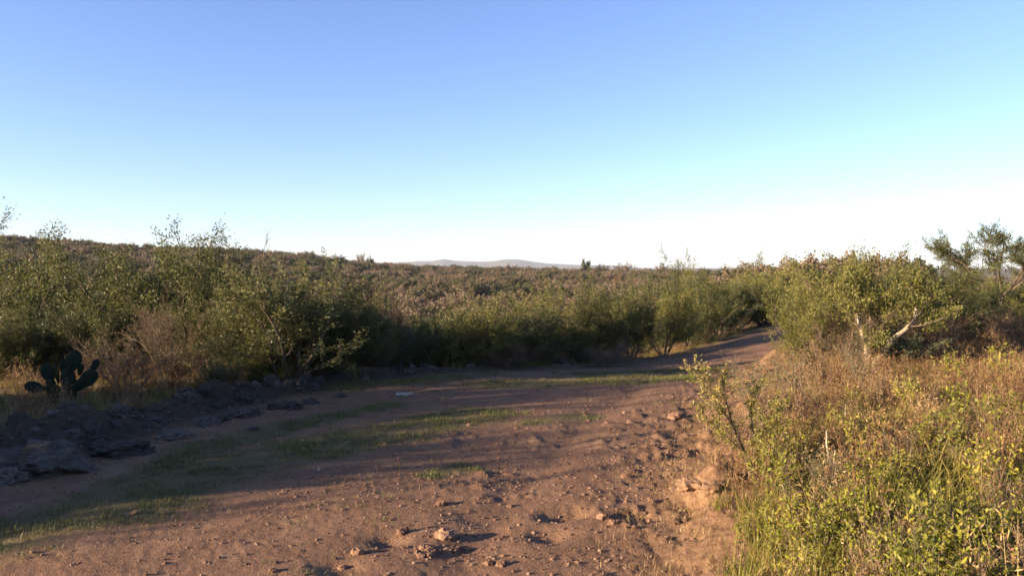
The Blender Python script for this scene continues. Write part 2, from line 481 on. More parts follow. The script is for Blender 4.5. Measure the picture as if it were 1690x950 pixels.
def tubes(paths, sides=(6, 5, 3, 3, 3), minr=0.0015):
    Vs, Fs = [], []; base = 0
    groups = {}
    for p in paths: groups.setdefault((len(p[0]), sides[min(p[3], len(sides) - 1)]), []).append(p)
    for (n, k), ps in groups.items():
        P = np.array([[tuple(q) for q in p[0]] for p in ps])            # M,n,3
        r0 = np.array([p[1] for p in ps]); r1 = np.array([p[2] for p in ps])
        t = np.linspace(0, 1, n)
        Rr = np.maximum(r0[:, None] * (1 - t) + r1[:, None] * t, minr)
        T = np.gradient(P, axis=1); T /= np.linalg.norm(T, axis=2, keepdims=True) + 1e-9
        ref = np.where(np.abs(T[:, :1, 2:3]) > 0.9, np.array([[[1.0, 0, 0]]]), np.array([[[0, 0, 1.0]]]))
        A = np.cross(T, ref); A /= np.linalg.norm(A, axis=2, keepdims=True) + 1e-9
        B = np.cross(T, A)
        an = np.arange(k) * 2 * math.pi / k
        ring = P[:, :, None] + Rr[:, :, None, None] * (A[:, :, None] * np.cos(an)[None, None, :, None] + B[:, :, None] * np.sin(an)[None, None, :, None])
        Mn = len(ps)
        Vs.append(ring.reshape(-1, 3))
        m_ = np.arange(Mn)[:, None, None] * (n * k); a = np.arange(n - 1)[None, :, None] * k; b = np.arange(k)[None, None, :]; b2 = (b + 1) % k
        q = np.stack([m_ + a + b, m_ + a + b2, m_ + a + k + b2, m_ + a + k + b], -1).reshape(-1, 4) + base
        Fs.append(q); base += Mn * n * k
    return np.vstack(Vs), np.vstack(Fs)

def leaves(rs_, paths, levels, count, size, aspect=0.5, spread=0.05, along=0.6, up=0.25, tipw=1.0):
    """count leaves strewn along the given twig levels -> verts, quads, tint"""
    ps = [p for p in paths if p[3] in levels]
    lens = np.array([sum((p[0][i + 1] - p[0][i]).length for i in range(len(p[0]) - 1)) for p in ps])
    pick = rs_.choice(len(ps), size=count, p=lens / lens.sum())
    nmax = max(len(p[0]) for p in ps)
    P = np.zeros((len(ps), nmax, 3)); L = np.array([len(p[0]) for p in ps])
    for i_, p in enumerate(ps):
        a = np.array([tuple(q) for q in p[0]]); P[i_, :len(a)] = a; P[i_, len(a):] = a[-1]
    t = rs_.random(count) ** (1 / (1 + 0.3 * tipw)) * (L[pick] - 1)
    i0 = np.minimum(t.astype(int), L[pick] - 2); fr = (t - i0)[:, None]
    a, b = P[pick, i0], P[pick, i0 + 1]
    C = a * (1 - fr) + b * fr + rs_.normal(0, spread, (count, 3))
    D = b - a; D /= np.linalg.norm(D, axis=1, keepdims=True) + 1e-9
    A = D * along + rs_.normal(0, 0.6, (count, 3)) + np.array([0, 0, up])
    A /= np.linalg.norm(A, axis=1, keepdims=True)
    Bv = np.cross(A, rs_.normal(0, 1, (count, 3))); Bv /= np.linalg.norm(Bv, axis=1, keepdims=True) + 1e-9
    s = size * rs_.uniform(0.6, 1.35, (count, 1))
    Vv = np.stack([C, C + A * s * 0.5 + Bv * s * aspect * 0.5, C + A * s, C + A * s * 0.5 - Bv * s * aspect * 0.5], 1).reshape(-1, 3)
    Q = np.arange(count * 4).reshape(-1, 4)
    tp = rs_.random(len(ps))                                             # twigs differ as a whole
    tint = np.clip(0.5 + (tp[pick] - 0.5) * 0.55 + rs_.normal(0, 0.16, count), 0, 1)
    return Vv, Q, np.repeat(tint, 4)

def plant_meshes(name, seed, height, stems, incl, spec, r0, n_leaf, leaf_size, leaf_m, bark_m, aspect=0.5, levels=(2, 3), spread=0.05,
                 lean=(0, 0), up=0.25, base_r=0.12, paths=None, sides=(6, 5, 3, 3, 3), minr=0.0015, tintk=1.0):
    rnd = random.Random(seed); rs_ = np.random.default_rng(seed)
    out = list(paths or [])
    for k in range(stems):
        az = 2 * math.pi * (k + rnd.uniform(-0.35, 0.35)) / stems
        inc = rnd.uniform(*incl)
        d = Vector((math.sin(inc) * math.cos(az) + lean[0], math.sin(inc) * math.sin(az) + lean[1], math.cos(inc))).normalized()
        p = Vector((math.cos(az) * base_r * rnd.random(), math.sin(az) * base_r * rnd.random(), -0.05))
        grow(rnd, out, p, d, height * rnd.uniform(0.5, 0.72), r0 * rnd.uniform(0.6, 1.1), 0, spec)
    tv, tq = tubes(out, sides, minr)
    trunk = mesh_np(name + "_trunk", tv, [tq], [bark_m], smooth=True)
    lv, lq, tint = leaves(rs_, out, levels, n_leaf, leaf_size, aspect, spread, up=up)
    tint = 0.5 + (tint - 0.5) * tintk
    top = np.percentile(lv[:, 2], 97.5)
    crown = mesh_np(name + "_crown", lv, [lq], [leaf_m], dict(tint=tint))
    wid = np.percentile(np.hypot(lv[:, 0], lv[:, 1]), 95)
    return dict(trunk=trunk, crown=crown, h=float(top), w=float(wid))

SP_DENSE = [dict(seg=6, jit=0.22, up=0.06, kids=6, start=0.22, ang=0.75, ratio=0.52),
            dict(seg=5, jit=0.25, up=0.07, kids=5, start=0.2, ang=0.8, ratio=0.52),
            dict(seg=4, jit=0.28, up=0.08, kids=4, start=0.2, ang=0.8, ratio=0.5),
            dict(seg=3, jit=0.25, up=0.12, kids=0, start=0.3, ang=0.7, ratio=0.5)]
SP_TWIG = [dict(seg=6, jit=0.20, up=0.05, kids=6, start=0.25, ang=0.6, ratio=0.55),
           dict(seg=5, jit=0.22, up=0.06, kids=6, start=0.15, ang=0.65, ratio=0.55),
           dict(seg=4, jit=0.25, up=0.06, kids=5, start=0.15, ang=0.7, ratio=0.5),
           dict(seg=3, jit=0.22, up=0.08, kids=0, start=0.3, ang=0.7, ratio=0.5)]
SP_SHOOT = [dict(seg=7, jit=0.12, up=0.10, kids=7, start=0.2, ang=0.55, ratio=0.5),
            dict(seg=6, jit=0.14, up=0.12, kids=5, start=0.2, ang=0.55, ratio=0.5),
            dict(seg=5, jit=0.14, up=0.12, kids=3, start=0.2, ang=0.6, ratio=0.5),
            dict(seg=3, jit=0.16, up=0.12, kids=0, start=0.3, ang=0.7, ratio=0.5)]

NEAR = {}
for k_, (sd, lm) in enumerate([(101, "leaf_green"), (102, "leaf_green"), (103, "leaf_green"), (104, "leaf_bright"), (105, "leaf_bright")]):
    NEAR["dense%d" % k_] = plant_meshes("thorn_shrub", sd, 2.2, 7, (0.25, 0.85), SP_DENSE, 0.032, 30000, 0.036, M[lm], M["bark"], spread=0.045)
for k_, (sd, lm) in enumerate([(111, "leaf_olive"), (112, "leaf_green")]):
    NEAR["shoot%d" % k_] = plant_meshes("arching_shrub", sd, 2.3, 9, (0.1, 0.6), SP_SHOOT, 0.024, 26000, 0.040, M[lm], M["bark"], aspect=0.4, spread=0.022)
for k_, (sd, lm) in enumerate([(121, "leaf_dry"), (122, "leaf_dry")]):
    NEAR["twig%d" % k_] = plant_meshes("dry_shrub", sd, 1.8, 9, (0.2, 0.8), SP_TWIG, 0.018, 7000, 0.030, M[lm], M["bark_dead"], spread=0.02)
NEAR["grey0"] = plant_meshes("grey_shrub", 131, 1.6, 8, (0.2, 0.9), SP_DENSE, 0.02, 18000, 0.040, M["leaf_grey"], M["bark_dead"], spread=0.03)
# leafless twigs
SP_BARE = [dict(seg=7, jit=0.18, up=0.05, kids=5, start=0.4, ang=0.6, ratio=0.5), dict(seg=5, jit=0.2, up=0.05, kids=4, start=0.25, ang=0.65, ratio=0.5),
           dict(seg=4, jit=0.22, up=0.04, kids=3, start=0.25, ang=0.7, ratio=0.5), dict(seg=3, jit=0.2, up=0.0, kids=0, start=0.3, ang=0.7, ratio=0.5)]
NEAR["bare0"] = plant_meshes("bare_tree", 141, 2.6, 3, (0.1, 0.4), SP_BARE, 0.045, 500, 0.03, M["leaf_dry"], M["bark_dead"], minr=0.004)
MID = {}
for k_, (sd, lm, hh) in enumerate([(201, "leaf_green", 2.3), (202, "leaf_bright", 2.3), (203, "leaf_green", 2.6), (204, "leaf_bright", 2.0), (205, "leaf_grey", 2.0), (206, "leaf_dry", 2.4)]):
    MID["mid%d" % k_] = plant_meshes("thicket_shrub", sd, hh, 6, (0.25, 0.85), SP_DENSE, 0.03, 7000, 0.085, M[lm], M["bark"], aspect=0.55, spread=0.07)
FARP = {}
SP_FAR = [dict(seg=4, jit=0.25, up=0.05, kids=5, start=0.3, ang=0.8, ratio=0.55), dict(seg=3, jit=0.3, up=0.05, kids=3, start=0.2, ang=0.8, ratio=0.55),
          dict(seg=2, jit=0.3, up=0.05, kids=0, start=0.2, ang=0.8, ratio=0.5)]
for k_ in range(6):
    FARP["far%d" % k_] = plant_meshes("far_tree", 301 + k_, 3.2 + 0.3 * (k_ % 3), 5, (0.2, 0.8), SP_FAR, 0.06, 2400 if k_ < 4 else 1100, 0.27, M["leaf_far"], M["bark_dead"],
                                      aspect=0.7, spread=0.18, levels=(1, 2), sides=(4, 3, 3), tintk=0.3)

def plant(name, proto, x, y, height, width=None, rz=0.0, label=None, cat="shrub", group=None, sink=0.03, tilt=(0, 0)):
    z = h1(x, y) - sink
    s = height / proto["h"]
    sw = s if width is None else (width / 2) / proto["w"]
    e = obj(name, None, None, (x, y, z), (tilt[0], tilt[1], rz), (sw, sw, s))
    e.empty_display_size = 0.2
    obj("trunk", proto["trunk"], e); obj("crown", proto["crown"], e)
    tag(e, label, cat, group)
    return e

def plant_px(name, proto, px, d, top, wpx=None, rz=0.0, **kw):
    """stand a plant at bearing px and distance d; its top reaches photo row `top`"""
    x = (px - 845) / F * d
    zt = at_y(px, top, d).z
    z0 = h1(x, d)
    return plant(name, proto, x, d, max(zt - z0, 0.3), None if wpx is None else wpx / F * d, rz, **kw)

rr_ = random.Random(5)
NEARLIST = [
 # name, proto, px, d, top, width px, rz, label, category
 ("thorn_shrub", "dense0", 5, 17.5, 402, 330, 0.4, "tall dark green thorn shrub at the far left edge, behind the prickly pear", "shrub"),
 ("thorn_shrub", "dense1", 110, 20.0, 430, 240, 2.1, "dark green thorn shrub behind the prickly pear, right of the tallest left one", "shrub"),
 ("thorn_shrub", "dense2", 255, 16.0, 406, 300, 1.2, "tall green thorn shrub with sprigs poking into the sky and pale lower stems", "shrub"),
 ("arching_shrub", "shoot1", 340, 17.5, 428, 220, 0.3, "dark leafy shrub between the tall sprigged shrub and the pale arching one", "shrub"),
 ("dry_shrub", "twig0", 205, 12.2, 560, 200, 0.9, "low brown twiggy bush right behind the prickly pear", "shrub"),
 ("dry_shrub", "twig1", 275, 13.0, 505, 160, 2.9, "brown dry bush in front of the tall sprigged shrub", "shrub"),
 ("arching_shrub", "shoot0", 470, 13.4, 448, 240, 0.0, "bright green shrub with long arching shoots left of the track", "shrub"),
 ("thorn_shrub", "dense1", 400, 15.8, 436, 200, 4.0, "dark olive shrub standing behind the one with arching shoots", "shrub"),
 ("thorn_shrub", "dense1", 560, 14.6, 494, 210, 5.2, "dark rounded shrub right of the shrub with arching shoots", "shrub"),
 ("dry_shrub", "twig0", 625, 16.0, 486, 170, 3.3, "pale brown leafless bush between green shrubs, behind the white flat stone", "shrub"),
 ("thorn_shrub", "dense3", 705, 17.6, 506, 200, 1.7, "olive green shrub behind the pale brown bush, above the grassy strip", "shrub"),
 ("thorn_shrub", "dense4", 780, 17.5, 508, 210, 0.6, "green spreading shrub in the middle with bare lower stems showing", "shrub"),
 ("dry_shrub", "twig1", 830, 16.9, 560, 130, 1.0, "low reddish twig bush at the track edge, left of the grey slab", "shrub"),
 ("arching_shrub", "shoot0", 852, 18.6, 510, 150, 2.0, "upright green shrub behind the low reddish twig bush", "shrub"),
 ("thorn_shrub", "dense4", 900, 20.6, 496, 150, 3.6, "yellow green shrub directly behind the grey slab at the verge", "shrub"),
 ("thorn_shrub", "dense2", 965, 22.6, 472, 160, 4.4, "dark green shrub overhanging the verge, right of the grey slab", "shrub"),
 ("dry_shrub", "twig0", 995, 18.9, 566, 130, 5.0, "low brown dry bush in front of the dark green verge shrubs", "shrub"),
 ("thorn_shrub", "dense0", 1040, 24.0, 474, 140, 5.9, "dense dark shrub nearest the track where it starts to bend", "shrub"),
 ("thorn_shrub", "dense3", 1096, 25.5, 456, 150, 0.2, "sunlit green shrub on the outside of the track bend", "shrub"),
 ("thorn_shrub", "dense1", 1158, 30.0, 462, 140, 2.6, "dark shrub beside the far track, left of the tallest one there", "shrub"),
 ("thorn_shrub", "dense4", 1212, 35.0, 462, 150, 3.1, "green shrub at the end of the visible track", "shrub"),
 ("thorn_shrub", "dense2", 1262, 35.0, 470, 170, 1.1, "green shrub half hidden behind the big right hand thicket", "shrub"),
 ("thorn_shrub", "dense3", 1232, 40.0, 440, 190, 2.2, "tall yellowish olive shrub against the sky at the end of the track", "shrub"),
 ("thorn_shrub", "dense0", 1132, 33.0, 444, 110, 2.0, "dark bushy shrub top on the skyline above the bend", "shrub"),
 ("bare_tree", "bare0", 432, 21.0, 402, 120, 0.5, "leafless pale twigs reaching into the sky above the left thicket", "tree"),
 # right of the track
 ("thorn_shrub", "dense3", 1345, 15.6, 448, 190, 0.9, "bright green sunlit shrub at the left end of the right hand thicket", "shrub"),
 ("thorn_shrub", "dense4", 1385, 17.5, 438, 230, 2.7, "green shrub behind the forked pale trunk, sprigs on the skyline", "shrub"),
 ("thorn_shrub", "dense2", 1475, 18.0, 434, 240, 4.1, "olive shrub right of the forked pale trunk, against the sky", "shrub"),
 ("dry_shrub", "twig1", 1405, 14.6, 498, 170, 0.2, "brown twiggy bush in front of the right hand thicket", "shrub"),
 ("dry_shrub", "twig0", 1545, 17.0, 505, 200, 1.5, "wide brown leafless bush below the flat crowned tree", "shrub"),
 ("thorn_shrub", "dense1", 1560, 20.5, 470, 200, 3.0, "green shrub between the right hand thicket and the flat crowned tree", "shrub"),
 ("thorn_shrub", "dense3", 1668, 19.0, 484, 170, 5.0, "green shrub at the right edge under the flat crowned tree", "shrub"),
 ("dry_shrub", "twig1", 1680, 16.5, 510, 150, 4.0, "brown dry bush at the right edge of the view", "shrub"),
 ("grey_shrub", "grey0", 1475, 14.4, 545, 120, 1.0, "low grey green shrub under the forked pale trunk", "shrub"),
 ]
for nm, pr, px, d, top, w, rz, lab, cat in NEARLIST:
    plant_px(nm, NEAR[pr], px, d, top, w, rz, label=lab, cat=cat, group="shrubs along the track" if cat == "shrub" else None)

# shrub with the pale forked trunk: limbs drawn as their own stems
def forked():
    rnd = random.Random(77); out = []
    base = Vector((0, 0, -0.05))
    def limb(pts, r0, r1):
        out.append(([Vector(p) for p in pts], r0, r1, 0))
        for k in range(7):
            t = rnd.uniform(0.6, 1.0); f = t * (len(pts) - 1); i0 = min(int(f), len(pts) - 2)
            q = Vector(pts[i0]).lerp(Vector(pts[i0 + 1]), f - i0)
            d = (rvec(rnd) + Vector((0, 0, 0.6))).normalized()
            grow(rnd, out, q, d, rnd.uniform(0.45, 0.8), 0.016, 1, SP_DENSE)
    limb([(0, 0, -0.05), (0.10, -0.03, 0.18), (0.24, -0.05, 0.40), (0.38, -0.08, 0.62), (0.62, -0.06, 0.78), (0.82, 0.02, 0.98), (0.9, 0.1, 1.3)], 0.062, 0.028)
    limb([(-0.02, 0, -0.05), (-0.06, 0.0, 0.25), (-0.05, 0.02, 0.5), (-0.12, 0.1, 0.8), (-0.2, 0.2, 1.2)], 0.05, 0.022)
    limb([(0.0, 0.05, -0.05), (0.1, 0.2, 0.4), (0.15, 0.3, 0.8), (0.2, 0.4, 1.3)], 0.04, 0.02)
    rs_ = np.random.default_rng(77)
    tv, tq = tubes([p for p in out if p[3] == 0], (9,)); tv2, tq2 = tubes([p for p in out if p[3] > 0], (8, 5, 3, 3))
    tr = mesh_np("forked_trunk", np.vstack([tv, tv2]), [np.vstack([tq, tq2 + len(tv)])], [M["bark_pale"], M["bark"]], smooth=True, mat_idx=np.concatenate([np.zeros(len(tq)), np.ones(len(tq2))]))
    lv, lq, ti = leaves(rs_, out, (2, 3), 11000, 0.045, 0.5, 0.04)
    return dict(trunk=tr, crown=mesh_np("forked_crown", lv, [lq], [M["leaf_bright"]], dict(tint=ti)), h=1.6, w=1.2)
fk = forked()
fx = (1436 - 845) / F * 14.2
plant("forked_shrub", fk, fx, 14.2, 1.6, None, 0.0, label="shrub with a thick pale forked trunk lit by the sun", cat="shrub", group="shrubs along the track")

# flat crowned tree at the right: short trunk, forked limbs, open layered crown
def umbrella():
    rnd = random.Random(31); out = []; fork = Vector((0.03, 0, 1.05))
    sp = [None, dict(seg=5, jit=0.22, up=0.05, kids=6, start=0.15, ang=0.75, ratio=0.5), dict(seg=4, jit=0.24, up=0.05, kids=5, start=0.15, ang=0.75, ratio=0.5), dict(seg=3, jit=0.22, up=0.08, kids=0, start=0.3, ang=0.7, ratio=0.5)]
    out.append(([Vector((-0.12, 0, -0.05)), Vector((-0.1, 0.02, 0.4)), Vector((-0.02, 0, 0.8)), fork], 0.085, 0.065, 0))
    for k in range(7):
        az = 2 * math.pi * k / 7 + rnd.uniform(-0.3, 0.3); ex = rnd.uniform(0.9, 1.25)
        pts = [fork]
        for rad, z in ((0.30, 0.28), (0.62, 0.62), (0.95, 0.98), (1.2, 1.35), (1.35, 1.7)):
            pts.append(fork + Vector((math.cos(az) * rad * ex, math.sin(az) * rad * ex, z * rnd.uniform(0.85, 1.1))) + rvec(rnd) * 0.08)
        out.append((pts, 0.05, 0.012, 0))
        for b in range(10):
            f = rnd.uniform(1.6, 5.0); i0 = min(int(f), 4); q = pts[i0].lerp(pts[i0 + 1], f - i0)
            d = (Vector((math.cos(az), math.sin(az), 0.35)) + rvec(rnd) * 0.9).normalized()
            grow(rnd, out, q, d, rnd.uniform(0.4, 0.75), 0.014, 1, sp)
    rs_ = np.random.default_rng(31)
    tv, tq = tubes(out[:1], (9,)); tv2, tq2 = tubes(out[1:], (8, 5, 3, 3), 0.003)
    tr = mesh_np("umbrella_trunk", np.vstack([tv, tv2]), [np.vstack([tq, tq2 + len(tv)])], [M["bark_pale"], M["bark"]], smooth=True, mat_idx=np.concatenate([np.zeros(len(tq)), np.ones(len(tq2))]))
    lv, lq, ti = leaves(rs_, out, (2, 3), 42000, 0.042, 0.5, 0.04)
    return dict(trunk=tr, crown=mesh_np("umbrella_crown", lv, [lq], [M["leaf_green"]], dict(tint=ti)), h=float(np.percentile(lv[:, 2], 98.5)), w=1.6)
um = umbrella()
plant_px("umbrella_tree", um, 1652, 24.0, 373, None, 0.4, label="flat crowned thorn tree with open crown against the sky at right", cat="tree")

# fillers of the front row on the left, between the named shrubs
for k_, (px, d, h_) in enumerate([(-40, 14.5, 1.5), (45, 14.8, 1.3), (105, 15.6, 1.35), (165, 15.0, 1.2), (215, 14.6, 1.35), (300, 15.2, 1.4), (350, 14.6, 1.5), (415, 14.4, 1.2), (520, 14.2, 1.45),
                                  (590, 15.4, 1.1), (655, 16.8, 1.05), (735, 17.8, 1.0), (815, 18.8, 1.0), (870, 19.6, 0.95), (940, 21.2, 1.1), (1005, 23.2, 1.3), (1130, 28.5, 1.4), (1185, 33.0, 1.6)]):
    x = (px - 845) / F * d; pt = NEAR[("dense1", "dense0", "grey0", "dense2", "shoot1")[k_ % 5]]
    plant("thorn_shrub", pt, x, d, h_, h_ * 1.5, rr_.uniform(0, 6.28), label=("middling dark green", "middling olive", "low grey green", "bushy dark", "leafy upright")[k_ % 5] + " shrub wedged into the front row, " + band(x, d).replace("behind", "beside").replace("above", "by"), cat="shrub", group="fillers of the left front row")

# low undergrowth that closes the gaps under the front row
UG = [("low brown twiggy bush at the foot of the left thicket", NEAR["twig0"]), ("low brown twiggy bush at the foot of the left thicket", NEAR["twig1"]),
      ("low grey green bush at the foot of the left thicket", NEAR["grey0"]), ("low dark green bush at the foot of the left thicket", MID["mid0"]), ("low yellow green bush at the foot of the left thicket", MID["mid3"])]
for k_ in range(95):
    y = rr_.uniform(10.5, 24); x = float(xl(np.array(y))) - (1.3 if y < 17 else 1.7) - abs(rr_.gauss(0, 1.6))
    if x / y < -0.75: continue
    if abs(x + 6.6) < 1.7 and y < 15: continue
    lab, pt = UG[rr_.choices(range(5), (3, 3, 3, 3, 2))[0]]
    hh = rr_.uniform(0.45, 0.95) if y < 16.5 else rr_.uniform(0.28, 0.5)
    plant("undergrowth_bush", pt, x, y, hh, hh * rr_.uniform(1.3, 1.9), rr_.uniform(0, 6.28), label=lab.replace("at the foot of the left thicket", rank(y, (13, "in front"), (17, "in the middle"), (99, "far along"))) + " at the thicket foot, " + band(x, y).replace("behind", "near").replace("above", "near"), cat="shrub", group="undergrowth left of the track")

# shrubs that stand sunward of the view, left of the frame: they shade the verge and the track
SUNWARD = []                     # v runs across the light, q against it
for k_, (q, v, hh) in enumerate([(-7.4, 7.9, 2.3), (-7.2, 8.8, 2.4), (-7.8, 9.7, 2.1), (-7.6, 10.7, 2.7), (-7.4, 11.6, 3.1), (-7.9, 12.5, 2.7), (-8.2, 13.4, 2.2),
    (-9.4, 8.3, 2.7), (-9.6, 9.3, 2.5), (-9.8, 10.2, 2.8), (-9.6, 11.2, 3.3), (-9.9, 12.1, 3.2), (-10.0, 13.0, 2.6), (-11.4, 7.7, 2.8), (-11.8, 8.8, 3.0), (-12.0, 10.6, 3.4), (-12.4, 12.4, 3.2), (-13.0, 14.8, 2.2)]):
    SUNWARD.append((q * math.cos(SUN_AZ) - v * math.sin(SUN_AZ), q * math.sin(SUN_AZ) + v * math.cos(SUN_AZ), hh))
for k_, (x, y, hh) in enumerate(SUNWARD):
    plant("thorn_shrub", NEAR["dense%d" % (k_ % 3)], x, y, hh, max(1.7, hh * 0.8), rr_.uniform(0, 6.28), label="dark green thorn shrub standing just outside the left edge of the view", cat="shrub", group="shrubs outside the left edge")

# thicket behind: individual shrubs, left and beyond the bend, then right of the track
placed = []
def free(x, y, s):
    for a, b, c in placed:
        if (a - x) ** 2 + (b - y) ** 2 < (0.5 * (s + c)) ** 2: return False
    placed.append((x, y, s)); return True
cnt = 0; tries = 0
KIND_LABEL = {0: "dark green shrub in the thicket behind the front row left of the track", 1: "bright green shrub in the thicket behind the front row left of the track",
              2: "tall dark shrub in the thicket behind the front row left of the track", 3: "low bright green shrub in the thicket behind the front row left of the track",
              4: "grey green shrub in the thicket behind the front row left of the track", 5: "brown dry shrub in the thicket behind the front row left of the track"}
while cnt < 235 and tries < 6000:
    tries += 1
    d = 17 + 68 * rr_.random() ** 1.5
    px = rr_.uniform(-260, 1290)
    if px < 40 and d < 24: continue
    x = (px - 845) / F * d
    if x > float(xl(np.array(d))) - 3.0 - 0.06 * d and d < 60: continue
    if px > 1230 and d < 42: continue
    v = rr_.choices(range(6), (5, 5, 3, 4, 2, 3 if d < 40 else 5))[0]
    hh = rr_.uniform(0.9, 1.9) * (1.0 if d < 45 else 1.35) * (0.68 if px > 560 and d < 34 else 1.0)
    if not free(x, d, hh * 0.8): continue
    plant("thicket_shrub", MID["mid%d" % v], x, d, hh, hh * rr_.uniform(1.1, 1.5), rr_.uniform(0, 6.28), label=KIND_LABEL[v].split(" in the thicket")[0] + rank(d, (24, " in the near rows"), (38, " in the middle rows"), (60, " in the back rows"), (999, " farthest down the slope")) + " of the thicket, " + band(x, d), cat="shrub", group="thicket left of the track")
    cnt += 1
cnt = 0; tries = 0
while cnt < 60 and tries < 3000:
    tries += 1
    d = 21 + 60 * rr_.random() ** 1.4
    px = rr_.uniform(1310, 1960)
    x = (px - 845) / F * d
    if x < float(xr(np.array(d))) + 1.5: continue
    v = rr_.choices(range(6), (3, 4, 2, 4, 3, 5))[0]
    hh = rr_.uniform(1.0, 1.5)
    if not free(x, d, hh * 0.9): continue
    plant("thicket_shrub", MID["mid%d" % v], x, d, hh, hh * rr_.uniform(1.2, 1.6), rr_.uniform(0, 6.28), label=KIND_LABEL[v].split(" in the thicket")[0] + rank(d, (30, " just beyond the right hand bushes"), (48, " well beyond the right hand bushes"), (999, " far beyond the right hand bushes")) + rank(px, (1450, ", toward the track"), (1600, ", left of the flat crowned tree"), (9999, ", below the flat crowned tree")), cat="shrub", group="thicket right of the track")
    cnt += 1

# ------------------------------------------------------------------ scatter for what nobody could count
def scatter(name, pts, rz, scl, idx, protos, label, cat, tilt=None):
    coll = bpy.data.collections.new(name + "_source")
    for k, me in enumerate(protos):
        coll.objects.link(bpy.data.objects.new("%s_source_%02d" % (name, k), me))
    n = len(pts)
    me = bpy.data.meshes.new(name)
    me.vertices.add(n); me.vertices.foreach_set("co", np.asarray(pts, np.float32).ravel())
    rot = np.zeros((n, 3), np.float32); rot[:, 2] = rz
    if tilt is not None: rot[:, :2] = tilt
    a = me.attributes.new("rot", 'FLOAT_VECTOR', 'POINT'); a.data.foreach_set("vector", rot.ravel())
    s3 = np.asarray(scl, np.float32)
    if s3.ndim == 1: s3 = np.repeat(s3[:, None], 3, 1)
    a = me.attributes.new("scl", 'FLOAT_VECTOR', 'POINT'); a.data.foreach_set("vector", s3.ravel())
    a = me.attributes.new("idx", 'INT', 'POINT'); a.data.foreach_set("value", np.asarray(idx, np.int32))
    o = obj(name, me)
    ng = bpy.data.node_groups.new(name, 'GeometryNodeTree')
    ng.interface.new_socket("Geometry", in_out='INPUT', socket_type='NodeSocketGeometry')
    ng.interface.new_socket("Geometry", in_out='OUTPUT', socket_type='NodeSocketGeometry')
    gi = ng.nodes.new("NodeGroupInput"); go = ng.nodes.new("NodeGroupOutput")
    ip = ng.nodes.new("GeometryNodeInstanceOnPoints")
    ci = ng.nodes.new("GeometryNodeCollectionInfo"); ci.inputs["Collection"].default_value = coll
    ci.inputs["Separate Children"].default_value = True; ci.inputs["Reset Children"].default_value = True
    def named(nm, dt):
        q = ng.nodes.new("GeometryNodeInputNamedAttribute"); q.data_type = dt; q.inputs["Name"].default_value = nm
        return q.outputs["Attribute"]
    er = ng.nodes.new("FunctionNodeEulerToRotation")
    L = ng.links.new
    L(gi.outputs[0], ip.inputs["Points"]); L(ci.outputs[0], ip.inputs["Instance"])
    ip.inputs["Pick Instance"].default_value = True
    L(named("idx", 'INT'), ip.inputs["Instance Index"])
    L(named("rot", 'FLOAT_VECTOR'), er.inputs[0]); L(er.outputs[0], ip.inputs["Rotation"])
    L(named("scl", 'FLOAT_VECTOR'), ip.inputs["Scale"])
    L(ip.outputs[0], go.inputs[0])
    md = o.modifiers.new("scatter", 'NODES'); md.node_group = ng
    tag(o, label, cat, kind="stuff")
    return o

rg = np.random.default_rng(11)

# far woodland on the valley slopes and the ridge
def joined(proto):
    a, b = proto["trunk"], proto["crown"]
    def arr(me):
        v = np.empty(len(me.vertices) * 3, np.float32); me.vertices.foreach_get("co", v)
        f = np.empty(len(me.loops), np.int32); me.loops.foreach_get("vertex_index", f)
        return v.reshape(-1, 3), f.reshape(-1, 4)
    va, fa = arr(a); vb, fb = arr(b)
    ti = np.empty(len(vb), np.float32); b.attributes["tint"].data.foreach_get("value", ti)
    return mesh_np("far_tree_whole", np.vstack([va, vb]), [np.vstack([fa, fb + len(va)])], [a.materials[0], b.materials[0]],
                   dict(tint=np.concatenate([np.full(len(va), 0.5), ti])), mat_idx=np.concatenate([np.zeros(len(fa)), np.ones(len(fb))]))
far_protos = [joined(FARP[k]) for k in FARP]
nT = 9000
rT = np.sqrt(rg.uniform(78 ** 2, 640 ** 2, nT)); tT = np.radians(rg.uniform(-40, 27, nT))
keepd = rg.random(nT) < np.interp(rT, [78, 200, 640], [1.0, 0.85, 0.7])
xT, yT = (rT * np.sin(tT))[keepd], (rT * np.cos(tT))[keepd]
dens = fbm(xT / 35, yT / 35, 71, 3)
k2 = dens > -0.45
xT, yT = xT[k2], yT[k2]
zT = H(xT, yT) - 0.1
sT = rg.uniform(0.65, 1.15, len(xT)) * np.where(rg.random(len(xT)) < 0.05, 1.25, 1.0)
scatter("woodland", np.stack([xT, yT, zT], 1), rg.uniform(0, 6.28, len(xT)), np.stack([sT * 1.2, sT * 1.2, sT], 1), rg.choice(6, len(xT), p=[.2, .2, .2, .2, .1, .1]), far_protos,
        "olive and brown scrub woodland covering the far valley slope and ridge", "woodland")

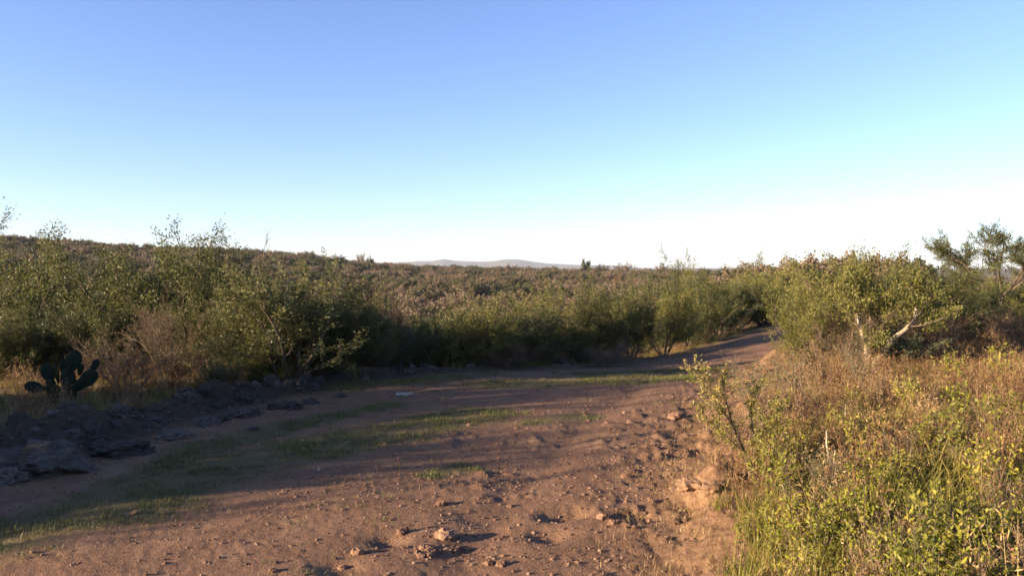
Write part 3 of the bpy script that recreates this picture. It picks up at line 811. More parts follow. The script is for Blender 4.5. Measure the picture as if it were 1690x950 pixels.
# single trees that stand out on the skyline
for px, d, top, w, pr, lab in [(95, 440, 401, 20, 0, "round dark tree on the left ridge skyline, beside the tallest shrub"),
    (152, 440, 404, 18, 1, "low dark tree on the ridge skyline, left of the tall sprigged shrub"),
    (325, 440, 409, 22, 2, "pale wide tree on the ridge skyline right of the tall sprigged shrub"),
    (382, 440, 413, 10, 3, "tiny dark tree on the ridge skyline left of the bare twigs"),
    (508, 440, 416, 30, 0, "clump topped tree on the ridge skyline right of the bare twigs"),
    (594, 440, 420, 16, 4, "flat topped open tree on the ridge skyline left of the blue hills"),
    (610, 440, 425, 11, 1, "small round dark tree just right of the flat topped skyline tree"),
    (560, 440, 421, 26, 5, "pale brown tree on the ridge skyline left of the flat topped one"),
    (969, 440, 430, 20, 2, "dark leaning tree standing alone in front of the blue hills"),
    (996, 440, 438, 28, 4, "brown leafless tree right of the lone dark tree"),
    (1026, 440, 435, 34, 5, "pale bare tree with visible trunk below the blue hills"),
    (1090, 440, 438, 26, 4, "small bare brown tree at the right end of the blue hills")]:
    x = (px - 845) / F * d; z0 = h1(x, d); zt = at_y(px, top, d).z
    pt = FARP["far%d" % pr]
    hh = max(zt - z0, 3.0)
    plant("skyline_tree", pt, x, d, hh, max(w / F * d, 0.8 * hh), rr_.uniform(0, 6), label=lab, cat="tree", group="trees on the skyline")

# ------------------------------------------------------------------ grasses
def blade_tuft(seed, n, h, w, spread, bend, seg=3, lean=0.35):
    r = np.random.default_rng(seed)
    az = r.uniform(0, 2 * np.pi, n); inc = np.abs(r.normal(0, lean, n)); L = h * r.uniform(0.45, 1.1, n)
    b0 = np.stack([r.normal(0, spread, n), r.normal(0, spread, n), np.full(n, -0.02)], 1)
    side = np.stack([-np.sin(az + r.normal(0, .5, n)), np.cos(az), np.zeros(n)], 1)
    side /= np.linalg.norm(side, axis=1, keepdims=True)
    Vv = []; p = b0.copy(); a = inc.copy()
    for s in range(seg + 1):
        ww = w * (1 - (s / seg)) ** 0.7 * 0.5 + 0.0002
        Vv.append(p - side * ww); Vv.append(p + side * ww)
        dirv = np.stack([np.sin(a) * np.cos(az), np.sin(a) * np.sin(az), np.cos(a)], 1)
        p = p + dirv * (L / seg)[:, None]; a = a + bend * r.uniform(0.3, 1.3, n)
    Vv = np.stack(Vv, 1)                                      # n, 2(seg+1), 3
    k = 2 * (seg + 1)
    bI = np.arange(n)[:, None] * k
    q = np.stack([bI + 2 * np.arange(seg)[None], bI + 2 * np.arange(seg)[None] + 1, bI + 2 * np.arange(seg)[None] + 3, bI + 2 * np.arange(seg)[None] + 2], -1).reshape(-1, 4)
    return Vv.reshape(-1, 3), q, np.repeat(r.random(n), k)

def tuft_mesh(mat, *a, **k):
    v, q, t = blade_tuft(*a, **k); return mesh_np("tuft", v, [q], [mat], dict(tint=t))

def plume_mesh(seed, n, h, mat):
    """dry fine grass with feathery seed heads"""
    v, q, t = blade_tuft(seed, n, h, 0.0045, 0.05, 0.14, seg=4, lean=0.22)
    r = np.random.default_rng(seed + 1)
    tips = v.reshape(n, 10, 3)
    lv = []
    for i_ in range(n):
        a, b = tips[i_, 4:6].mean(0), tips[i_, 8:10].mean(0)
        m_ = 9
        tt = r.uniform(0.2, 1.0, m_)[:, None]
        c = a * (1 - tt) + b * tt
        d = (b - a) / (np.linalg.norm(b - a) + 1e-9) * 0.7 + r.normal(0, 0.5, (m_, 3)); d /= np.linalg.norm(d, axis=1, keepdims=True)
        s = np.cross(d, r.normal(0, 1, (m_, 3))); s /= np.linalg.norm(s, axis=1, keepdims=True)
        ln = r.uniform(0.025, 0.06, (m_, 1)); wd = 0.004
        lv.append(np.stack([c, c + d * ln * .5 + s * wd, c + d * ln, c + d * ln * .5 - s * wd], 1))
    lv = np.concatenate(lv).reshape(-1, 3)
    lq = np.arange(len(lv)).reshape(-1, 4) + len(v)
    return mesh_np("plume", np.vstack([v, lv]), [np.vstack([q, lq])], [mat], dict(tint=np.concatenate([t, np.clip(np.repeat(r.random(len(lq)), 4) * 0.8, 0, 1)])))

short_p = [tuft_mesh(M["grass_short"], 400 + k, 22, 0.062, 0.007, 0.045, 0.35, seg=2, lean=0.65) for k in range(4)]
green_p = [tuft_mesh(M["grass_green"], 410 + k, 30, 0.20 + 0.05 * k, 0.008, 0.045, 0.30, seg=4, lean=0.35) for k in range(4)]
dry_p = [tuft_mesh(M["grass_dry"], 420 + k, 28, 0.22 + 0.06 * k, 0.006, 0.05, 0.3, seg=4, lean=0.35) for k in range(3)] + [plume_mesh(430 + k, 16, 0.38 + 0.08 * k, M["grass_dry"]) for k in range(3)]

def sample(n, x0, x1, y0, y1):
    return rg.uniform(x0, x1, n), rg.uniform(y0, y1, n)

def in_view(x, y, m=180):
    px = 845 + F * x / np.maximum(y, 0.3)
    return (px > -m) & (px < 1690 + m)

# short turf on the track
x, y = sample(230000, -8, 12, 4, 26)
g = grass_mask(x, y)
k = (rg.random(len(x)) < g * sstep(-0.3, 0.15, fbm(x * 3.6, y * 3.6, 43, 2)) * np.interp(y, [4, 26], [0.95, 0.5])) & in_view(x, y)
x, y = x[k], y[k]
# plus stray tufts on bare earth
x2, y2 = sample(5000, -6, 5, 4.3, 20)
k = (fbm(x2 * 0.8, y2 * 0.8, 81, 2) > 0.22) & (rg.random(5000) < 0.35) & in_view(x2, y2)
x, y = np.concatenate([x, x2[k]]), np.concatenate([y, y2[k]])
n = len(x)
scatter("turf", np.stack([x, y, H(x, y)], 1), rg.uniform(0, 6.28, n), rg.uniform(0.4, 1.1, n) * np.where(rg.random(n) < 0.12, 1.5, 1.0), rg.integers(0, 4, n), short_p, "short green turf growing in strips along the dirt track", "grass")

# right bank
x, y = sample(60000, 0.8, 22, 2.2, 22)
dl_, dr_ = masks(x, y)
base = sstep(0.25, 1.0, dr_) * np.interp(y, [2, 8, 22], [1.0, 0.7, 0.35])
zone = 1.3 * fbm(x * 0.6, y * 0.6, 91, 3) + np.interp(y, [4, 7, 10], [0.8, 0.5, -0.25])
v = in_view(x, y, 260)
k = v & (rg.random(len(x)) < base * sstep(-0.25, 0.35, zone) * 0.75)
n = k.sum()
scatter("green_grass", np.stack([x[k], y[k], H(x[k], y[k])], 1), rg.uniform(0, 6.28, n), rg.uniform(0.55, 1.15, n) * np.where(y[k] > 7.5, 0.35 + 0.5 * sstep(0.3, 2.6, dr_[k]), 1.0), rg.integers(0, 4, n), green_p, "rough green grass on the bank right of the track", "grass")
x, y = sample(60000, 0.8, 24, 2.2, 26)
dl_, dr_ = masks(x, y)
base = sstep(0.05, 0.9, dr_) * np.where((dr_ < 1.2) & (y > 9), 0.35, 1.0) * np.interp(y, [2, 8, 26], [0.6, 0.8, 0.4])
zone = 1.3 * fbm(x * 0.6, y * 0.6, 91, 3) + np.interp(y, [4, 7, 10], [0.8, 0.5, -0.25])
k = in_view(x, y, 260) & (rg.random(len(x)) < base * np.interp(y, [5, 7], [0.3, 1.0]) * (1 - 0.75 * sstep(-0.1, 0.5, zone)) * 0.75)
n = k.sum()
scatter("dry_grass", np.stack([x[k], y[k], H(x[k], y[k])], 1), rg.uniform(0, 6.28, n), rg.uniform(0.5, 1.1, n) * np.where(y[k] > 7.5, 0.35 + 0.5 * sstep(0.3, 2.6, dr_[k]), 1.0), rg.choice(6, n, p=[.13, .13, .14, .2, .2, .2]), dry_p, "reddish brown dry grass with feathery stems on the bank right of the track", "grass")
# thin dry litter grass on the bank foot and over bare earth
lit_p = [tuft_mesh(M["grass_dry"], 450 + k, 12, 0.09, 0.004, 0.06, 0.4, seg=2, lean=0.9) for k in range(4)]
x, y = sample(60000, -6, 9, 4, 18)
dl_, dr_ = masks(x, y)
k = in_view(x, y, 120) & (dl_ > 0.2) & (dr_ < 1.2) & (rg.random(len(x)) < 0.75 * sstep(-0.9, 0.35, dr_) * np.interp(y, [4, 18], [1, .4]) + 0.05 * sstep(0.0, 0.5, fbm(x * 1.1, y * 1.1, 83, 2)))
n = k.sum()
scatter("dry_litter", np.stack([x[k], y[k], H(x[k], y[k])], 1), rg.uniform(0, 6.28, n), rg.uniform(0.4, 1.2, n), rg.integers(0, 4, n), lit_p, "thin straw coloured dry grass on the crumbling foot of the bank", "grass")
# left verge
x, y = sample(45000, -22, 8, 6, 30)
dl_, dr_ = masks(x, y)
k = in_view(x, y, 260) & (dl_ < -0.75) & (dl_ > -9) & (rg.random(len(x)) < 0.5 * sstep(-0.4, 0.3, fbm(x * 0.5, y * 0.5, 95, 3)) + 0.12)
n = k.sum()
scatter("verge_grass", np.stack([x[k], y[k], H(x[k], y[k])], 1), rg.uniform(0, 6.28, n), rg.uniform(0.45, 1.0, n), rg.integers(0, 10, n), green_p + dry_p, "mixed dry and green grass behind the rubble left of the track", "grass")

# ------------------------------------------------------------------ weeds, sapling and stalks on the bank
def weed_mesh(seed, stems, h, leaf, nleaf, mat, lean=0.5, aspect=0.38):
    rnd = random.Random(seed); out = []
    sp = [dict(seg=6, jit=0.14, up=0.08, kids=4, start=0.3, ang=0.7, ratio=0.4, tip=False), dict(seg=4, jit=0.16, up=0.1, kids=0, start=0.3, ang=0.7, ratio=0.5)]
    for k in range(stems):
        az = rnd.uniform(0, 6.28); inc = rnd.uniform(0.05, lean)
        grow(rnd, out, Vector((rnd.gauss(0, .04), rnd.gauss(0, .04), -0.03)), Vector((math.sin(inc) * math.cos(az), math.sin(inc) * math.sin(az), math.cos(inc))), h * rnd.uniform(0.6, 1.1), 0.005, 0, sp)
    tv, tq = tubes(out, (4, 3), 0.0012)
    rs_ = np.random.default_rng(seed)
    lv, lq, ti = leaves(rs_, out, (0, 1), nleaf, leaf, aspect, 0.012, along=0.3, up=0.15)
    return dict(trunk=mesh_np("weed_stem", tv, [tq], [M["bark_dead"]], smooth=True), crown=mesh_np("weed_leaf", lv, [lq], [mat], dict(tint=ti)), h=float(np.percentile(lv[:, 2], 99.5)), w=float(np.percentile(np.hypot(lv[:, 0], lv[:, 1]), 95)))
WEED = [weed_mesh(500, 9, 0.55, 0.046, 480, M["weed"]), weed_mesh(501, 11, 0.5, 0.040, 560, M["weed"]), weed_mesh(502, 8, 0.6, 0.052, 380, M["weed"], aspect=0.42), weed_mesh(503, 12, 0.7, 0.035, 500, M["leaf_grey"]), weed_mesh(504, 16, 0.6, 0.026, 900, M["grass_dry"], aspect=0.3)]
def weed(proto, px, py, hpx, label, rz=0.0, name="leafy_weed", group="leafy weeds on the bank"):
    x, y = at_z(px, py, 0.45)
    for _ in range(4):
        z = h1(x, y); x, y = at_z(px, py, z)
    hh = hpx / F * y
    z = h1(x, y) - 0.02; s = hh / proto["h"]
    e = obj(name, None, None, (x, y, z), (0, 0, rz), (s, s, s))
    obj("stem", proto["trunk"], e); obj("foliage", proto["crown"], e)
    tag(e, label, "plant", group)
for a in [(0, 1300, 830, 110, "yellow green leafy weed at the left foot of the bank grass, below the thorny sapling"),
          (1, 1400, 900, 120, "bright leafy weed among green grass at the bottom of the bank"),
          (2, 1310, 935, 120, "leafy weed at the bottom edge, lower left corner of the bank"),
          (0, 1540, 760, 110, "tall yellow green weed in the middle of the bank"),
          (2, 1600, 720, 110, "yellow green weed right of the tall middle weed"),
          (1, 1630, 830, 130, "broad bright green weed on the right side of the bank"),
          (0, 1672, 760, 110, "yellow green weed touching the right edge of the view"),
          (1, 1500, 690, 80, "small yellow green weed behind the tall middle weed"),
          (2, 1275, 770, 60, "small leafy weed right beside the thorny sapling"),
          (2, 1195, 735, 60, "dark green leafy sprig at the foot of the thorny sapling, nearest the track"),
          (3, 1240, 690, 110, "grey green feathery plant behind the thorny sapling"),
          (3, 1300, 660, 90, "grey green feathery plant near the tan mound"),
          (3, 1420, 650, 90, "grey green feathery plant in the dry grass below the forked trunk"),
          (1, 1570, 640, 70, "small green weed in the dry grass below the wide brown bush"),
          (0, 1650, 640, 80, "green weed in dry grass near the right edge"),
          (1, 1640, 940, 120, "yellow leafy weed in the bottom right corner"),
          (2, 1480, 830, 80, "low green weed below the tall middle weed"),
          (4, 1215, 745, 90, "straw coloured feathery plant at the foot of the thorny sapling, left of its stem"), (4, 1265, 720, 110, "straw coloured feathery plant right of the thorny sapling"),
          (4, 1310, 700, 100, "straw coloured feathery plant left of the thin pale stalk"), (4, 1290, 790, 80, "straw coloured feathery plant below the thorny sapling"), (4, 1350, 650, 90, "brown feathery plant below the left end of the right hand thicket"),
          (4, 1450, 680, 90, "brown feathery plant left of the pale forked stick"), (4, 1560, 600, 70, "brown feathery plant below the wide brown bush"), (4, 1640, 590, 70, "brown feathery plant near the right edge, far up the bank"),
          (4, 1180, 690, 60, "small straw coloured tuft at the track edge above the tan lumps"),
          (0, 1225, 900, 70, "small leafy weed on the orange earth edge of the bank")]:
    weed(WEED[a[0]], a[1], a[2], a[3], a[4], rr_.uniform(0, 6))

# thorny sapling leaning over the track edge
def sapling():
    rnd = random.Random(9); out = []
    def br(pts, r0, r1, kids):
        out.append(([Vector(p) for p in pts], r0, r1, 0))
        for k in range(kids):
            t = 0.3 + 0.7 * (k + rnd.random()) / kids; f = t * (len(pts) - 1); i0 = min(int(f), len(pts) - 2)
            q = Vector(pts[i0]).lerp(Vector(pts[i0 + 1]), f - i0); ax = Vector(pts[i0 + 1]) - Vector(pts[i0])
            d = (ax.normalized() + rvec(rnd) * 0.9).normalized()
            grow(rnd, out, q, d, rnd.uniform(0.07, 0.24), 0.0035, 0, [dict(seg=4, jit=0.2, up=0.05, kids=2, start=0.3, ang=0.8, ratio=0.4, tip=False), dict(seg=3, jit=0.2, up=0.05, kids=0, start=.3, ang=.7, ratio=.5)])
    br([(0, 0, -0.05), (-0.04, 0.01, 0.2), (-0.15, 0.02, 0.45), (-0.27, 0.0, 0.62), (-0.38, -0.02, 0.80), (-0.52, -0.03, 0.93)], 0.013, 0.003, 16)
    br([(-0.15, 0.02, 0.45), (-0.19, 0.05, 0.62), (-0.22, 0.06, 0.78), (-0.23, 0.06, 0.9)], 0.007, 0.002, 9)
    br([(0, 0, -0.05), (0.05, 0.03, 0.25), (0.03, 0.08, 0.5), (0.06, 0.1, 0.72)], 0.011, 0.003, 12)
    br([(0.02, 0, 0.0), (0.12, -0.02, 0.25), (0.2, 0.0, 0.45), (0.25, 0.03, 0.6)], 0.009, 0.003, 10)
    br([(-0.04, 0.01, 0.2), (-0.18, -0.05, 0.32), (-0.33, -0.06, 0.45), (-0.45, -0.06, 0.58)], 0.007, 0.002, 9)
    tv, tq = tubes(out, (6, 4), 0.0015)
    rs_ = np.random.default_rng(9)
    lv, lq, ti = leaves(rs_, out, (0, 1), 3200, 0.034, 0.30, 0.012, along=0.2, up=0.1)
    return dict(trunk=mesh_np("sapling_stem", tv, [tq], [M["bark"]], smooth=True), crown=mesh_np("sapling_leaf", lv, [lq], [M["grass_green"]], dict(tint=np.clip(ti + 0.2, 0, 1))), h=1.0, w=0.6)
sp_ = sapling()
sx, sy = at_z(1238, 792, 0.3); sz = h1(sx, sy)
sx, sy = at_z(1238, 792, sz); sz = h1(sx, sy)
e = obj("thorny_sapling", None, None, (sx, sy, sz), None, (1, 1, 1))
obj("trunk", sp_["trunk"], e); obj("crown", sp_["crown"], e)
tag(e, "thorny sapling leaning left over the bank edge against the shaded track", "sapling")

def stalk(px, py, pts_px, r0, label, mat="bark_pale", name="dry_stalk"):
    x, y = at_z(px, py, 0.45)
    for _ in range(4): z = h1(x, y); x, y = at_z(px, py, z)
    paths = [([Vector(((a - px) / F * y, 0.05 * i_, (py - b) / F * y - (0.03 if i_ == 0 else 0))) for i_, (a, b) in enumerate(pp)], r0, r0 * 0.5, 0) for pp in pts_px]
    tv, tq = tubes(paths, (6,))
    o = obj(name, mesh_np(name, tv, [tq], [M[mat]], smooth=True), None, (x, y, z - 0.01))
    tag(o, label, "stalk", "dry stalks on the bank")
stalk(1373, 812, [[(1373, 812), (1374, 770), (1372, 735), (1376, 715)], [(1374, 765), (1382, 745)]], 0.010, "upright pale dry stalk in the middle of the bank grass")
stalk(1405, 822, [[(1405, 822), (1418, 800), (1430, 792)], [(1408, 815), (1412, 800)], [(1405, 822), (1390, 805), (1392, 796)]], 0.008, "low branching dry stalk beside the upright pale one")
stalk(1395, 705, [[(1395, 705), (1398, 690), (1402, 668)]], 0.008, "thin pale stalk behind the upright stalk")
stalk(1502, 690, [[(1502, 690), (1500, 676), (1494, 664)], [(1500, 678), (1504, 664)]], 0.012, "pale forked stick in the dry grass of the bank")
stalk(1574, 775, [[(1574, 775), (1576, 757)]], 0.012, "short pale stub standing in the right side of the bank")
stalk(1432, 745, [[(1432, 745), (1455, 757), (1480, 770)]], 0.006, "thin fallen stalk slanting down across the bank grass")

# ------------------------------------------------------------------ stones
def rock_mesh(seed, sub, amp, freq, flat=0.7, mat=None):
    import bmesh
    bm = bmesh.new(); bmesh.ops.create_icosphere(bm, subdivisions=sub, radius=1.0)
    r = np.random.default_rng(seed); o = r.uniform(-50, 50, 3)
    from mathutils import noise as mn
    planes = [(Vector(r.normal(0, 1, 3)).normalized(), r.uniform(0.55, 0.85)) for _ in range(7)]
    for v in bm.verts:
        c = v.co.copy()
        for nrm, dd in planes:
            t = c.dot(nrm)
            if t > dd: c -= nrm * (t - dd) * 0.85
        q = c * freq + Vector(o)
        c *= 1 + amp * (mn.noise(q) + 0.5 * mn.noise(q * 2.3) + 0.25 * mn.noise(q * 5.1))
        v.co = Vector((c.x, c.y, c.z * flat))
    me = bpy.data.meshes.new("stone"); bm.to_mesh(me); bm.free()
    me.materials.append(mat)
    return me
CLOD = [rock_mesh(600 + k, 3, 0.34, 2.0, 0.75, M["clod"]) for k in range(6)]
TAN = [rock_mesh(680 + k, 3, 0.5, 1.7, 0.6, M["tan"]) for k in range(2)]
ROCK = [rock_mesh(620 + k, 4, 0.45, 2.4, 0.6, M["rock"]) for k in range(5)]
PALE = [rock_mesh(640 + k, 3, 0.5, 1.8, 0.35, M["rock_pale"]) for k in range(2)]
PEB = [rock_mesh(660 + k, 1, 0.25, 1.4, 0.7, M["gravel"]) for k in range(5)]

def stone(name, me, px, py, wpx, label, cat, group=None, rz=0.0, sz=(1, 1, 1), sink=0.42):
    x, y = at_z(px, py, 0.05)
    for _ in range(4): z = h1(x, y); x, y = at_z(px, py, z)
    s = wpx / F * y / 2
    o = obj(name, me, None, (x, y, z + s * sz[2] * 0.7 * (1 - 2 * sink) * 0.5), (0, 0, rz), (s * sz[0], s * sz[1], s * sz[2]))
    tag(o, label, cat, group); return o

# named stones
for k_, (px, py, w, lab) in enumerate([(730, 832, 20, "orange earth clod with a long shadow in the middle foreground of the track"),
    (665, 878, 22, "brown clod left of the broken crust in the foreground"), (590, 912, 26, "upright brown clod with a dark shadow left of the broken crust"),
    (565, 938, 20, "pale brown clod at the bottom of the track"), (735, 886, 36, "largest flat clod on top of the broken crust in the foreground"),
    (805, 930, 18, "left one of two round clods at the bottom edge of the track"), (828, 932, 20, "right one of two round clods at the bottom edge of the track"),
    (754, 910, 18, "upright clod at the right end of the broken crust"), (1103, 750, 18, "light clod casting a thin shadow near the bank foot"),
    (1140, 800, 46, "big tan lump of earth at the foot of the bank"), (1180, 806, 44, "tan earth lump pressed into the bank beside the biggest one"),
    (1065, 852, 20, "reddish clod in a dark hollow near the bank"), (1115, 690, 26, "brown clod at the bank edge below the leaning sapling"),
    (935, 850, 20, "clod at the rim of the dark hollow in the middle of the track"), (992, 853, 16, "pale grey stone right of the dark hollow in the track"),
    (842, 835, 12, "small round clod with a shadow right of the orange clod"), (450, 942, 16, "small clod at the bottom edge left of the pale brown one")]):
    stone("earth_clod", TAN[k_ % 2] if w > 40 else CLOD[k_ % 6], px, py, w, lab, "clod", "clods on the track", rr_.uniform(0, 6.28))
# crust pieces
for k_ in range(16):
    px = 690 + 85 * rr_.random(); py = 900 + 18 * rr_.random() + (px - 690) * 0.05
    stone("crust_piece", CLOD[k_ % 6], px, py, rr_.uniform(10, 19), "small piece of broken earth crust in the foreground pile", "clod", "broken crust in the foreground", rr_.uniform(0, 6.28))
# clods along the bank foot
for k_ in range(46):
    y = rr_.uniform(4.8, 13); x = float(xr(np.array(y))) + rr_.gauss(-0.25, 0.3)
    s = 0.018 + 0.036 * rr_.random() ** 2
    o = obj("earth_clod", CLOD[k_ % 6], None, (x, y, h1(x, y) + s * 0.05), (0, 0, rr_.uniform(0, 6.28)), (s, s * rr_.uniform(.7, 1.2), s))
    tag(o, rank(s, (0.032, "tiny"), (0.044, "small"), (9, "larger")) + " tan clod crumbled from the bank, " + rank(y, (6, "at the bottom edge"), (7.5, "beside the biggest tan lump"), (9.5, "left of the sapling"), (99, "beyond the leaning sapling")), "clod", "clods along the bank foot")
for k_ in range(34):
    y = rr_.uniform(4.7, 12); u = rr_.uniform(0.25, 0.9)
    a, b = float(xl(np.array(y))), float(xr(np.array(y))); x = a + (b - a) * u
    s = 0.015 + 0.024 * rr_.random() ** 2
    o = obj("earth_clod", CLOD[k_ % 6], None, (x, y, h1(x, y) + s * 0.12), (0, 0, rr_.uniform(0, 6.28)), (s, s * rr_.uniform(.7, 1.2), s))
    tag(o, rank(s, (0.026, "tiny"), (0.033, "small"), (9, "larger")) + " reddish clod loose on the track, " + rank(y, (5.6, "at the bottom edge"), (7, "level with the orange clod"), (9, "beside the grass strip"), (99, "far up the track")) + rank(u, (0.45, ", left side"), (0.7, ", middle"), (9, ", right side")), "clod", "loose clods on the track")
# left verge rubble
for k_, (px, py, w, lab, sz) in enumerate([(80, 762, 150, "large flat grey boulder at the left edge below the prickly pear", (1, .8, .75)), (190, 745, 120, "long grey boulder right of the large one at the left edge", (1, .6, .6)),
    (10, 790, 90, "dark boulder cut by the left edge of the view", (1, .8, .8)), (132, 722, 30, "small pale grey stone on top of the left boulders", (1, 1, 1)),
    (290, 722, 60, "rough grey boulder in the middle of the rubble line", (1, .7, .7)), (345, 700, 55, "grey rock in the rubble line above the shaded turf", (1, .8, .7)),
    (400, 685, 60, "grey rock where the rubble line passes the arching shrub", (1, .8, .7)), (470, 672, 64, "broad heap rock in the rubble under the arching shrub", (1, .8, .6)),
    (515, 665, 34, "dark blocky stone at the right end of the rubble heap", (1, .9, .9)), (562, 655, 22, "upright stone near the white flat stone", (0.8, .8, 1.3)),
    (930, 600, 40, "grey slab at the verge in the middle distance", (1, .6, .8)), (418, 708, 18, "small round stone at the lower side of the rubble", (1, 1, 1)),
    (1112, 545, 22, "sunlit reddish rock under the shrubs at the bend", (1, .8, .9))]):
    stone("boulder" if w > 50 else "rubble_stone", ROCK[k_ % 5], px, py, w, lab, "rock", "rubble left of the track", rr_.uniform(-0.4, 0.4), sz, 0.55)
stone("white_stone", PALE[0], 667, 652, 34, "white flat stone lying at the left side of the track", "rock", "rubble left of the track", 0.1, (1, .5, .8), 0.45)
stone("white_stone", PALE[1], 527, 777, 9, "tiny white pebble at the edge of the grass strip", "rock", "rubble left of the track", 0.1, (1, 1, 2), 0.1)
for k_ in range(150):
    y = rr_.uniform(7, 16); x = float(xl(np.array(y))) - 0.55 + rr_.gauss(0, 0.33)
    s = 0.025 + 0.12 * rr_.random() ** 2
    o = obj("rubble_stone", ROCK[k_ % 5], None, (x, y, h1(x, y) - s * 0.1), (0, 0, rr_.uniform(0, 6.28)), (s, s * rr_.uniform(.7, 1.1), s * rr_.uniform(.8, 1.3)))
    tag(o, rank(s, (0.04, "tiny"), (0.08, "small"), (9, "fist sized")) + " grey stone in the shaded rubble line, " + rank(845 + F * x / y, (200, "beside the left boulders"), (400, "below the brown dry bush"), (560, "under the arching shrub"), (760, "near the white flat stone"), (9999, "near the grey slab")), "rock", "small stones of the rubble line")
# gravel
x, y = sample(80000, -6.5, 9, 4, 18)
dl_, dr_ = masks(x, y)
k = (dl_ > -1.2) & (dr_ < 0.5) & in_view(x, y, 120) & (rg.random(len(x)) < (0.25 + 0.75 * sstep(-0.2, 0.5, fbm(x * 0.7, y * 0.7, 14, 2))) * np.interp(y, [4, 9, 18], [1, .7, .25])) & (grass_mask(x, y) < 0.6)
x, y = x[k], y[k]; n = len(x)
scatter("gravel", np.stack([x, y, H(x, y) + 0.002], 1), rg.uniform(0, 6.28, n), 0.004 + 0.017 * rg.random(n) ** 3, rg.integers(0, 5, n), PEB, "fine reddish gravel strewn over the dirt track", "gravel")

# ------------------------------------------------------------------ prickly pear
def pad_mesh():
    nu, nv = 20, 14; Vv = []; 
    for a in range(nv + 1):
        t = a / nv
        w = 0.5 * math.sqrt(max(0.0, 1 - ((t - 0.58) / 0.42) ** 2)) if t > 0.58 else 0.5 * (0.22 + 0.78 * math.sin(math.pi / 2 * t / 0.58))
        w = max(w, 0.02)
        for b in range(nu):
            an = 2 * math.pi * b / nu
            Vv.append((w * math.cos(an), (0.10 * (w / 0.5) ** 0.6 + 0.008 * math.sin(9 * an + 7 * a)) * math.sin(an), t))
    Fq = [(a * nu + b, a * nu + (b + 1) % nu, (a + 1) * nu + (b + 1) % nu, (a + 1) * nu + b) for a in range(nv) for b in range(nu)]
    return mesh_np("pad", np.array(Vv), [np.array(Fq)], [M["pad"]], smooth=True)
m, nt, out = new_mat("cactus_skin")
tc = N(nt, "ShaderNodeTexCoord"); vo = N(nt, "ShaderNodeTexVoronoi", i_Scale=9.0); nt.links.new(tc.outputs["Object"], vo.inputs["Vector"])
no = N(nt, "ShaderNodeTexNoise", i_Scale=4.0, i_Detail=4.0); nt.links.new(tc.outputs["Object"], no.inputs["Vector"])
skin = ramp(nt, [(0.3, (0.007, 0.013, 0.008)), (0.7, (0.016, 0.027, 0.016))], no.outputs[0]).outputs[0]
dots = ramp(nt, [(0.05, (1, 1, 1)), (0.12, (0, 0, 0))], vo.outputs["Distance"]).outputs[0]
p = N(nt, "ShaderNodeBsdfPrincipled", i_Roughness=0.8)
p.inputs["Specular IOR Level"].default_value = 0.12
nt.links.new(mixc(nt, dots, skin, (0.08, 0.075, 0.05)), p.inputs["Base Color"]); nt.links.new(p.outputs[0], out.inputs[0]); M["pad"] = m
PAD = pad_mesh()
cd = 11.3
cb = at_y(104, 668, cd)
cact = obj("prickly_pear", None, None, (cb.x, cd, h1(cb.x, cd)))
tag(cact, "dark prickly pear cactus with flat round pads at the left verge", "cactus")
zoff = cb.z - h1(cb.x, cd)
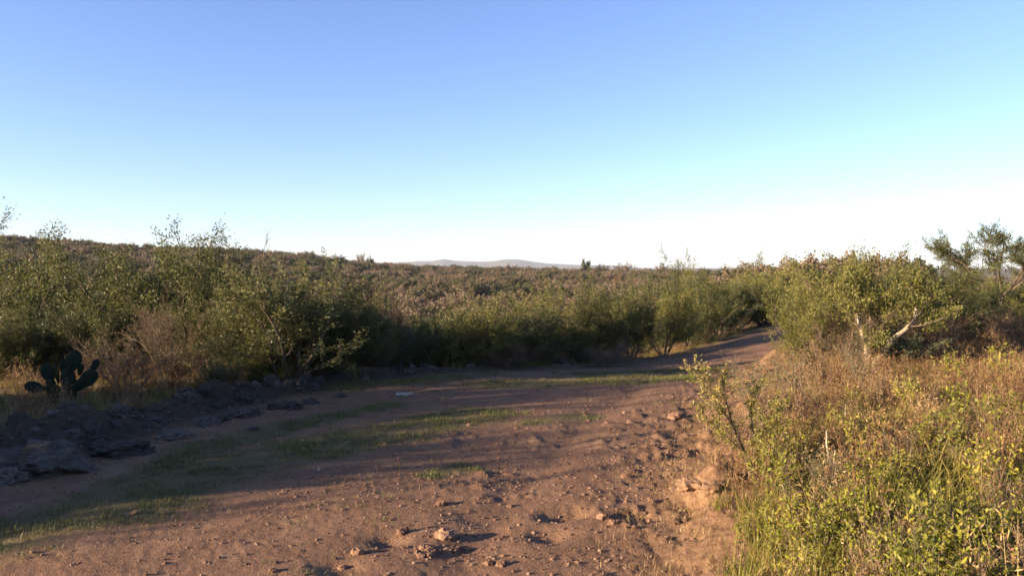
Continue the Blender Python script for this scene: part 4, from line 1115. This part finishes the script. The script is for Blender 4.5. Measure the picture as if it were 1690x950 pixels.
# (bottom px, bottom py, top px, top py, width px, yaw, depth)
for bx, by, tx, ty, w, yaw, dy in [(98, 668, 82, 634, 25, 0.2, 0), (106, 668, 122, 640, 22, -0.2, 0.05), (80, 641, 44, 634, 19, 0.1, -0.05), (84, 634, 72, 600, 20, 0.5, 0.04),
    (92, 634, 86, 600, 17, -0.7, 0.08), (90, 646, 94, 621, 17, 0.2, -0.1), (112, 650, 112, 606, 27, 0.0, 0.02), (104, 622, 101, 591, 15, 1.0, 0.05), (118, 614, 127, 577, 25, 0.35, -0.02),
    (128, 620, 133, 600, 12, 1.1, 0.06), (120, 645, 140, 626, 20, -0.1, 0.0), (132, 638, 162, 611, 25, 0.1, -0.04), (150, 614, 160, 592, 12, 0.4, 0.03)]:
    k = cd / F
    b = Vector(((bx - 104) * k, dy, (668 - by) * k + zoff)); t = Vector(((tx - 104) * k, dy + rr_.uniform(-.04, .04), (668 - ty) * k + zoff))
    ax = t - b; L = ax.length
    q = ax.to_track_quat('Z', 'Y')
    from mathutils import Quaternion
    o = obj("pad", PAD, cact, b); o.rotation_mode = 'QUATERNION'
    # turn the pad so that its broad side faces the track, then yaw it
    X = Vector((0, 1, 0)).cross(ax.normalized()).normalized(); Yv = ax.normalized().cross(X)
    from mathutils import Matrix
    mt = Matrix((X, Yv, ax.normalized())).transposed()
    o.rotation_quaternion = mt.to_quaternion() @ Quaternion((0, 0, 1), yaw)
    o.scale = (w * k, L * 0.9, L)
    o.scale = (w * k * 1.0, 0.22, L)

# ------------------------------------------------------------------ more weeds of the bank, too alike to name one by one
for k_ in range(170):
    y = 3.5 + 6.5 * rr_.random() ** 1.5; px = rr_.uniform(1230, 1720); x = (px - 845) / F * y
    if x < float(xr(np.array(y))) + 0.6: continue
    pt = WEED[rr_.choice((0, 1, 2, 0, 1, 2, 3, 4, 4))]
    s_ = rr_.uniform(0.2, 0.46) / pt["h"]
    e = obj("leafy_weed", None, None, (x, y, h1(x, y) - 0.02), (0, 0, rr_.uniform(0, 6.28)), (s_, s_, s_))
    obj("stem", pt["trunk"], e); obj("foliage", pt["crown"], e)
    tag(e, ("grey green" if pt is WEED[3] else "straw coloured" if pt is WEED[4] else "yellow green") + " low weed in the bank grass, " + rank(y, (4.8, "bottom"), (6.3, "lower middle"), (8, "upper middle"), (99, "top")) + rank(px, (1360, " left"), (1480, " centre"), (1600, " right of centre"), (9999, " at the right edge")), "plant", "low weeds in the bank grass")

# ------------------------------------------------------------------ air
def haze():
    x0, x1, y0, y1, z0, z1 = -9600, 9600, -9600, 9600, -40, 95
    Vv = np.array([(a, b, c) for a in (x0, x1) for b in (y0, y1) for c in (z0, z1)])
    Fq = np.array([(0, 1, 3, 2), (4, 6, 7, 5), (0, 4, 5, 1), (2, 3, 7, 6), (0, 2, 6, 4), (1, 5, 7, 3)])
    m, nt, out = new_mat("air")
    v = N(nt, "ShaderNodeVolumePrincipled"); v.inputs["Color"].default_value = (0.68, 0.80, 1.0, 1); v.inputs["Density"].default_value = 0.00006
    nt.links.new(v.outputs[0], out.inputs["Volume"])
    tag(obj("haze", mesh_np("haze", Vv, [Fq], [m])), "thin pale air haze over the whole landscape", "haze", kind="stuff")
haze()
